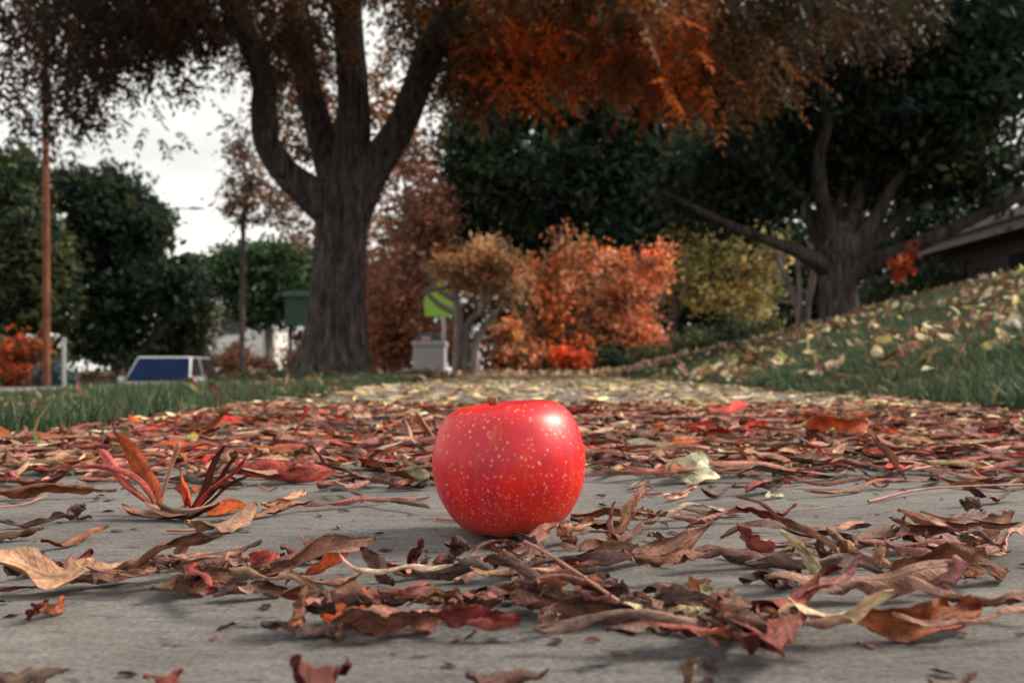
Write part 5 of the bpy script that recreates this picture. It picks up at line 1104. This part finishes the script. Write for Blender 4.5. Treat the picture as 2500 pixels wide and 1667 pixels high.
# cars
def car(loc, rz, body, glass, label, suv=True):
    r = empty('car', loc, label, 'car', None, rz)
    Lh, w = 2.3, .93; rt = 1.72 if suv else 1.42; bl = 1.02 if suv else .9
    # body below the belt line, nose at -y
    prof = [(-Lh, .38), (-Lh-.04, .62), (-Lh+.10, bl-.16), (-1.15, bl), (Lh-.2, bl+.02), (Lh, bl-.1), (Lh+.03, .6), (Lh, .36), (1.85, .30), (-1.85, .30)]
    mb = MB(); secs = [(-w+.05, .94), (-w, 1.), (w, 1.), (w-.05, .94)]
    n = len(prof); V = []; xsx = [-w+.0, -w+.12, w-.12, w-.0]
    for x, k in zip(xsx, (.985, 1, 1, .985)): V += [(x, y*k, z if z < bl-.2 else z-(1-k)*2.2) for y, z in prof]
    F = [tuple(range(n))[::-1], tuple(range(3*n, 4*n))]
    for s in range(3): F += [(s*n+i, s*n+(i+1) % n, (s+1)*n+(i+1) % n, (s+1)*n+i) for i in range(n)]
    mb.add(V, F); mb.build('body', body, r, bevel=.03)
    # greenhouse
    g0, g1, t0, t1 = -1.12, (Lh-.12 if suv else 1.75), -.38, (Lh-.45 if suv else .95)
    bw, tw = w-.04, w-.2
    cab = MB().add([(-bw, g0, bl-.03), (bw, g0, bl-.03), (bw, g1, bl-.01), (-bw, g1, bl-.01), (-tw, t0, rt), (tw, t0, rt), (tw, t1, rt), (-tw, t1, rt)],
                   [(4, 5, 6, 7), (0, 1, 5, 4), (1, 2, 6, 5), (2, 3, 7, 6), (3, 0, 4, 7)]).build('cabin', body, r, bevel=.05)
    def pane(q, name, mt):   # inset quad standing 6 mm proud of the cabin
        q = np.array(q); c = q.mean(0); q = c+(q-c)*np.array([.93, .92, .90]); nrm = np.cross(q[1]-q[0], q[3]-q[0]); nrm /= np.linalg.norm(nrm)
        a = q+nrm*.006; bq = q-nrm*.02; MB().add(np.vstack([a, bq]), [(0, 1, 2, 3), (0, 4, 5, 1), (1, 5, 6, 2), (2, 6, 7, 3), (3, 7, 4, 0)]).build(name, mt, r)
    pane([(-bw, g0, bl), (bw, g0, bl), (tw, t0, rt), (-tw, t0, rt)], 'windshield', glass)
    for s in (1, -1):
        ym = .35; tm = .38
        f1 = [(s*bw, g0, bl), (s*bw, ym, bl), (s*tw, tm, rt), (s*tw, t0, rt)]; f2 = [(s*bw, ym, bl), (s*bw, g1, bl), (s*tw, t1, rt), (s*tw, tm, rt)]
        for f in (f1, f2): pane(f if s > 0 else f[::-1], 'side_window', M['glass'])
        MB().box((s*.62-.17, -Lh-.03, .66), (s*.62+.17, -Lh+.14, .80)).build('headlight', M['amber'], r, bevel=.03)
        MB().box((s*(w+.09)-.09, -.86, bl-.02), (s*(w+.09)+.09, -.72, bl+.14)).build('mirror', body, r, bevel=.03)
        for y in (-1.42, 1.42):
            wh = MB().lathe([(.0, -.11), (.24, -.11), (.34, -.09), (.35, 0), (.34, .09), (.24, .11), (0, .11)], (s*(w-.10), y, .35), 24, 'x').build('wheel', M['tyre'], r, smooth=False)
            MB().lathe([(0, .0), (.08, .012), (.20, .0), (.22, .01)], (s*(w-.10)+.112*s, y, .35), 16, 'x').build('rim', M['rim'], wh)
    MB().box((-.45, -Lh-.055, .60), (.45, -Lh+.05, .80)).build('grille', M['black'], r, bevel=.02)
    MB().box((-.9, -Lh-.06, .38), (.9, -Lh+.08, .54)).build('bumper', M['black'], r, bevel=.04)
    MB().box((-.30, -Lh-.075, .43), (.30, -Lh-.062, .52)).build('number_plate', M['white'], r)
    return r
d = 23.5; x = (358*1.0-1250)/FPX*d
suv = car((x, d+1.5, float(street_z(d))-.20), math.radians(6), M['whitecar'], M['windshield'], 'silver white car with a dark navy windshield parked on the road at left')
d = 36.0; x = (505-1250)/FPX*d
car((x, d, float(street_z(d))), math.radians(-14), M['silver'], M['glass'], 'grey car parked beyond the silver white car on the road', False)

# leaves that look alike are told apart by their order across the picture
same = {}
for o in bpy.data.objects:
    if o.get('category') == 'leaf' and o.name.startswith('fallen_leaf'): same.setdefault(o['label'], []).append(o)
ORD = ['', 'second', 'third', 'fourth', 'fifth', 'sixth', 'seventh', 'eighth', 'ninth', 'tenth', 'eleventh', 'twelfth', 'thirteenth', 'fourteenth', 'fifteenth', 'sixteenth']
for lab, os_ in same.items():
    if len(os_) < 2: continue
    os_.sort(key=lambda o: o.location.x/o.location.y)
    for i, o in enumerate(os_):
        o['label'] = lab+(', leftmost such' if i == 0 else ', rightmost such' if i == len(os_)-1 else f', {ORD[min(i, 15)]} from left')
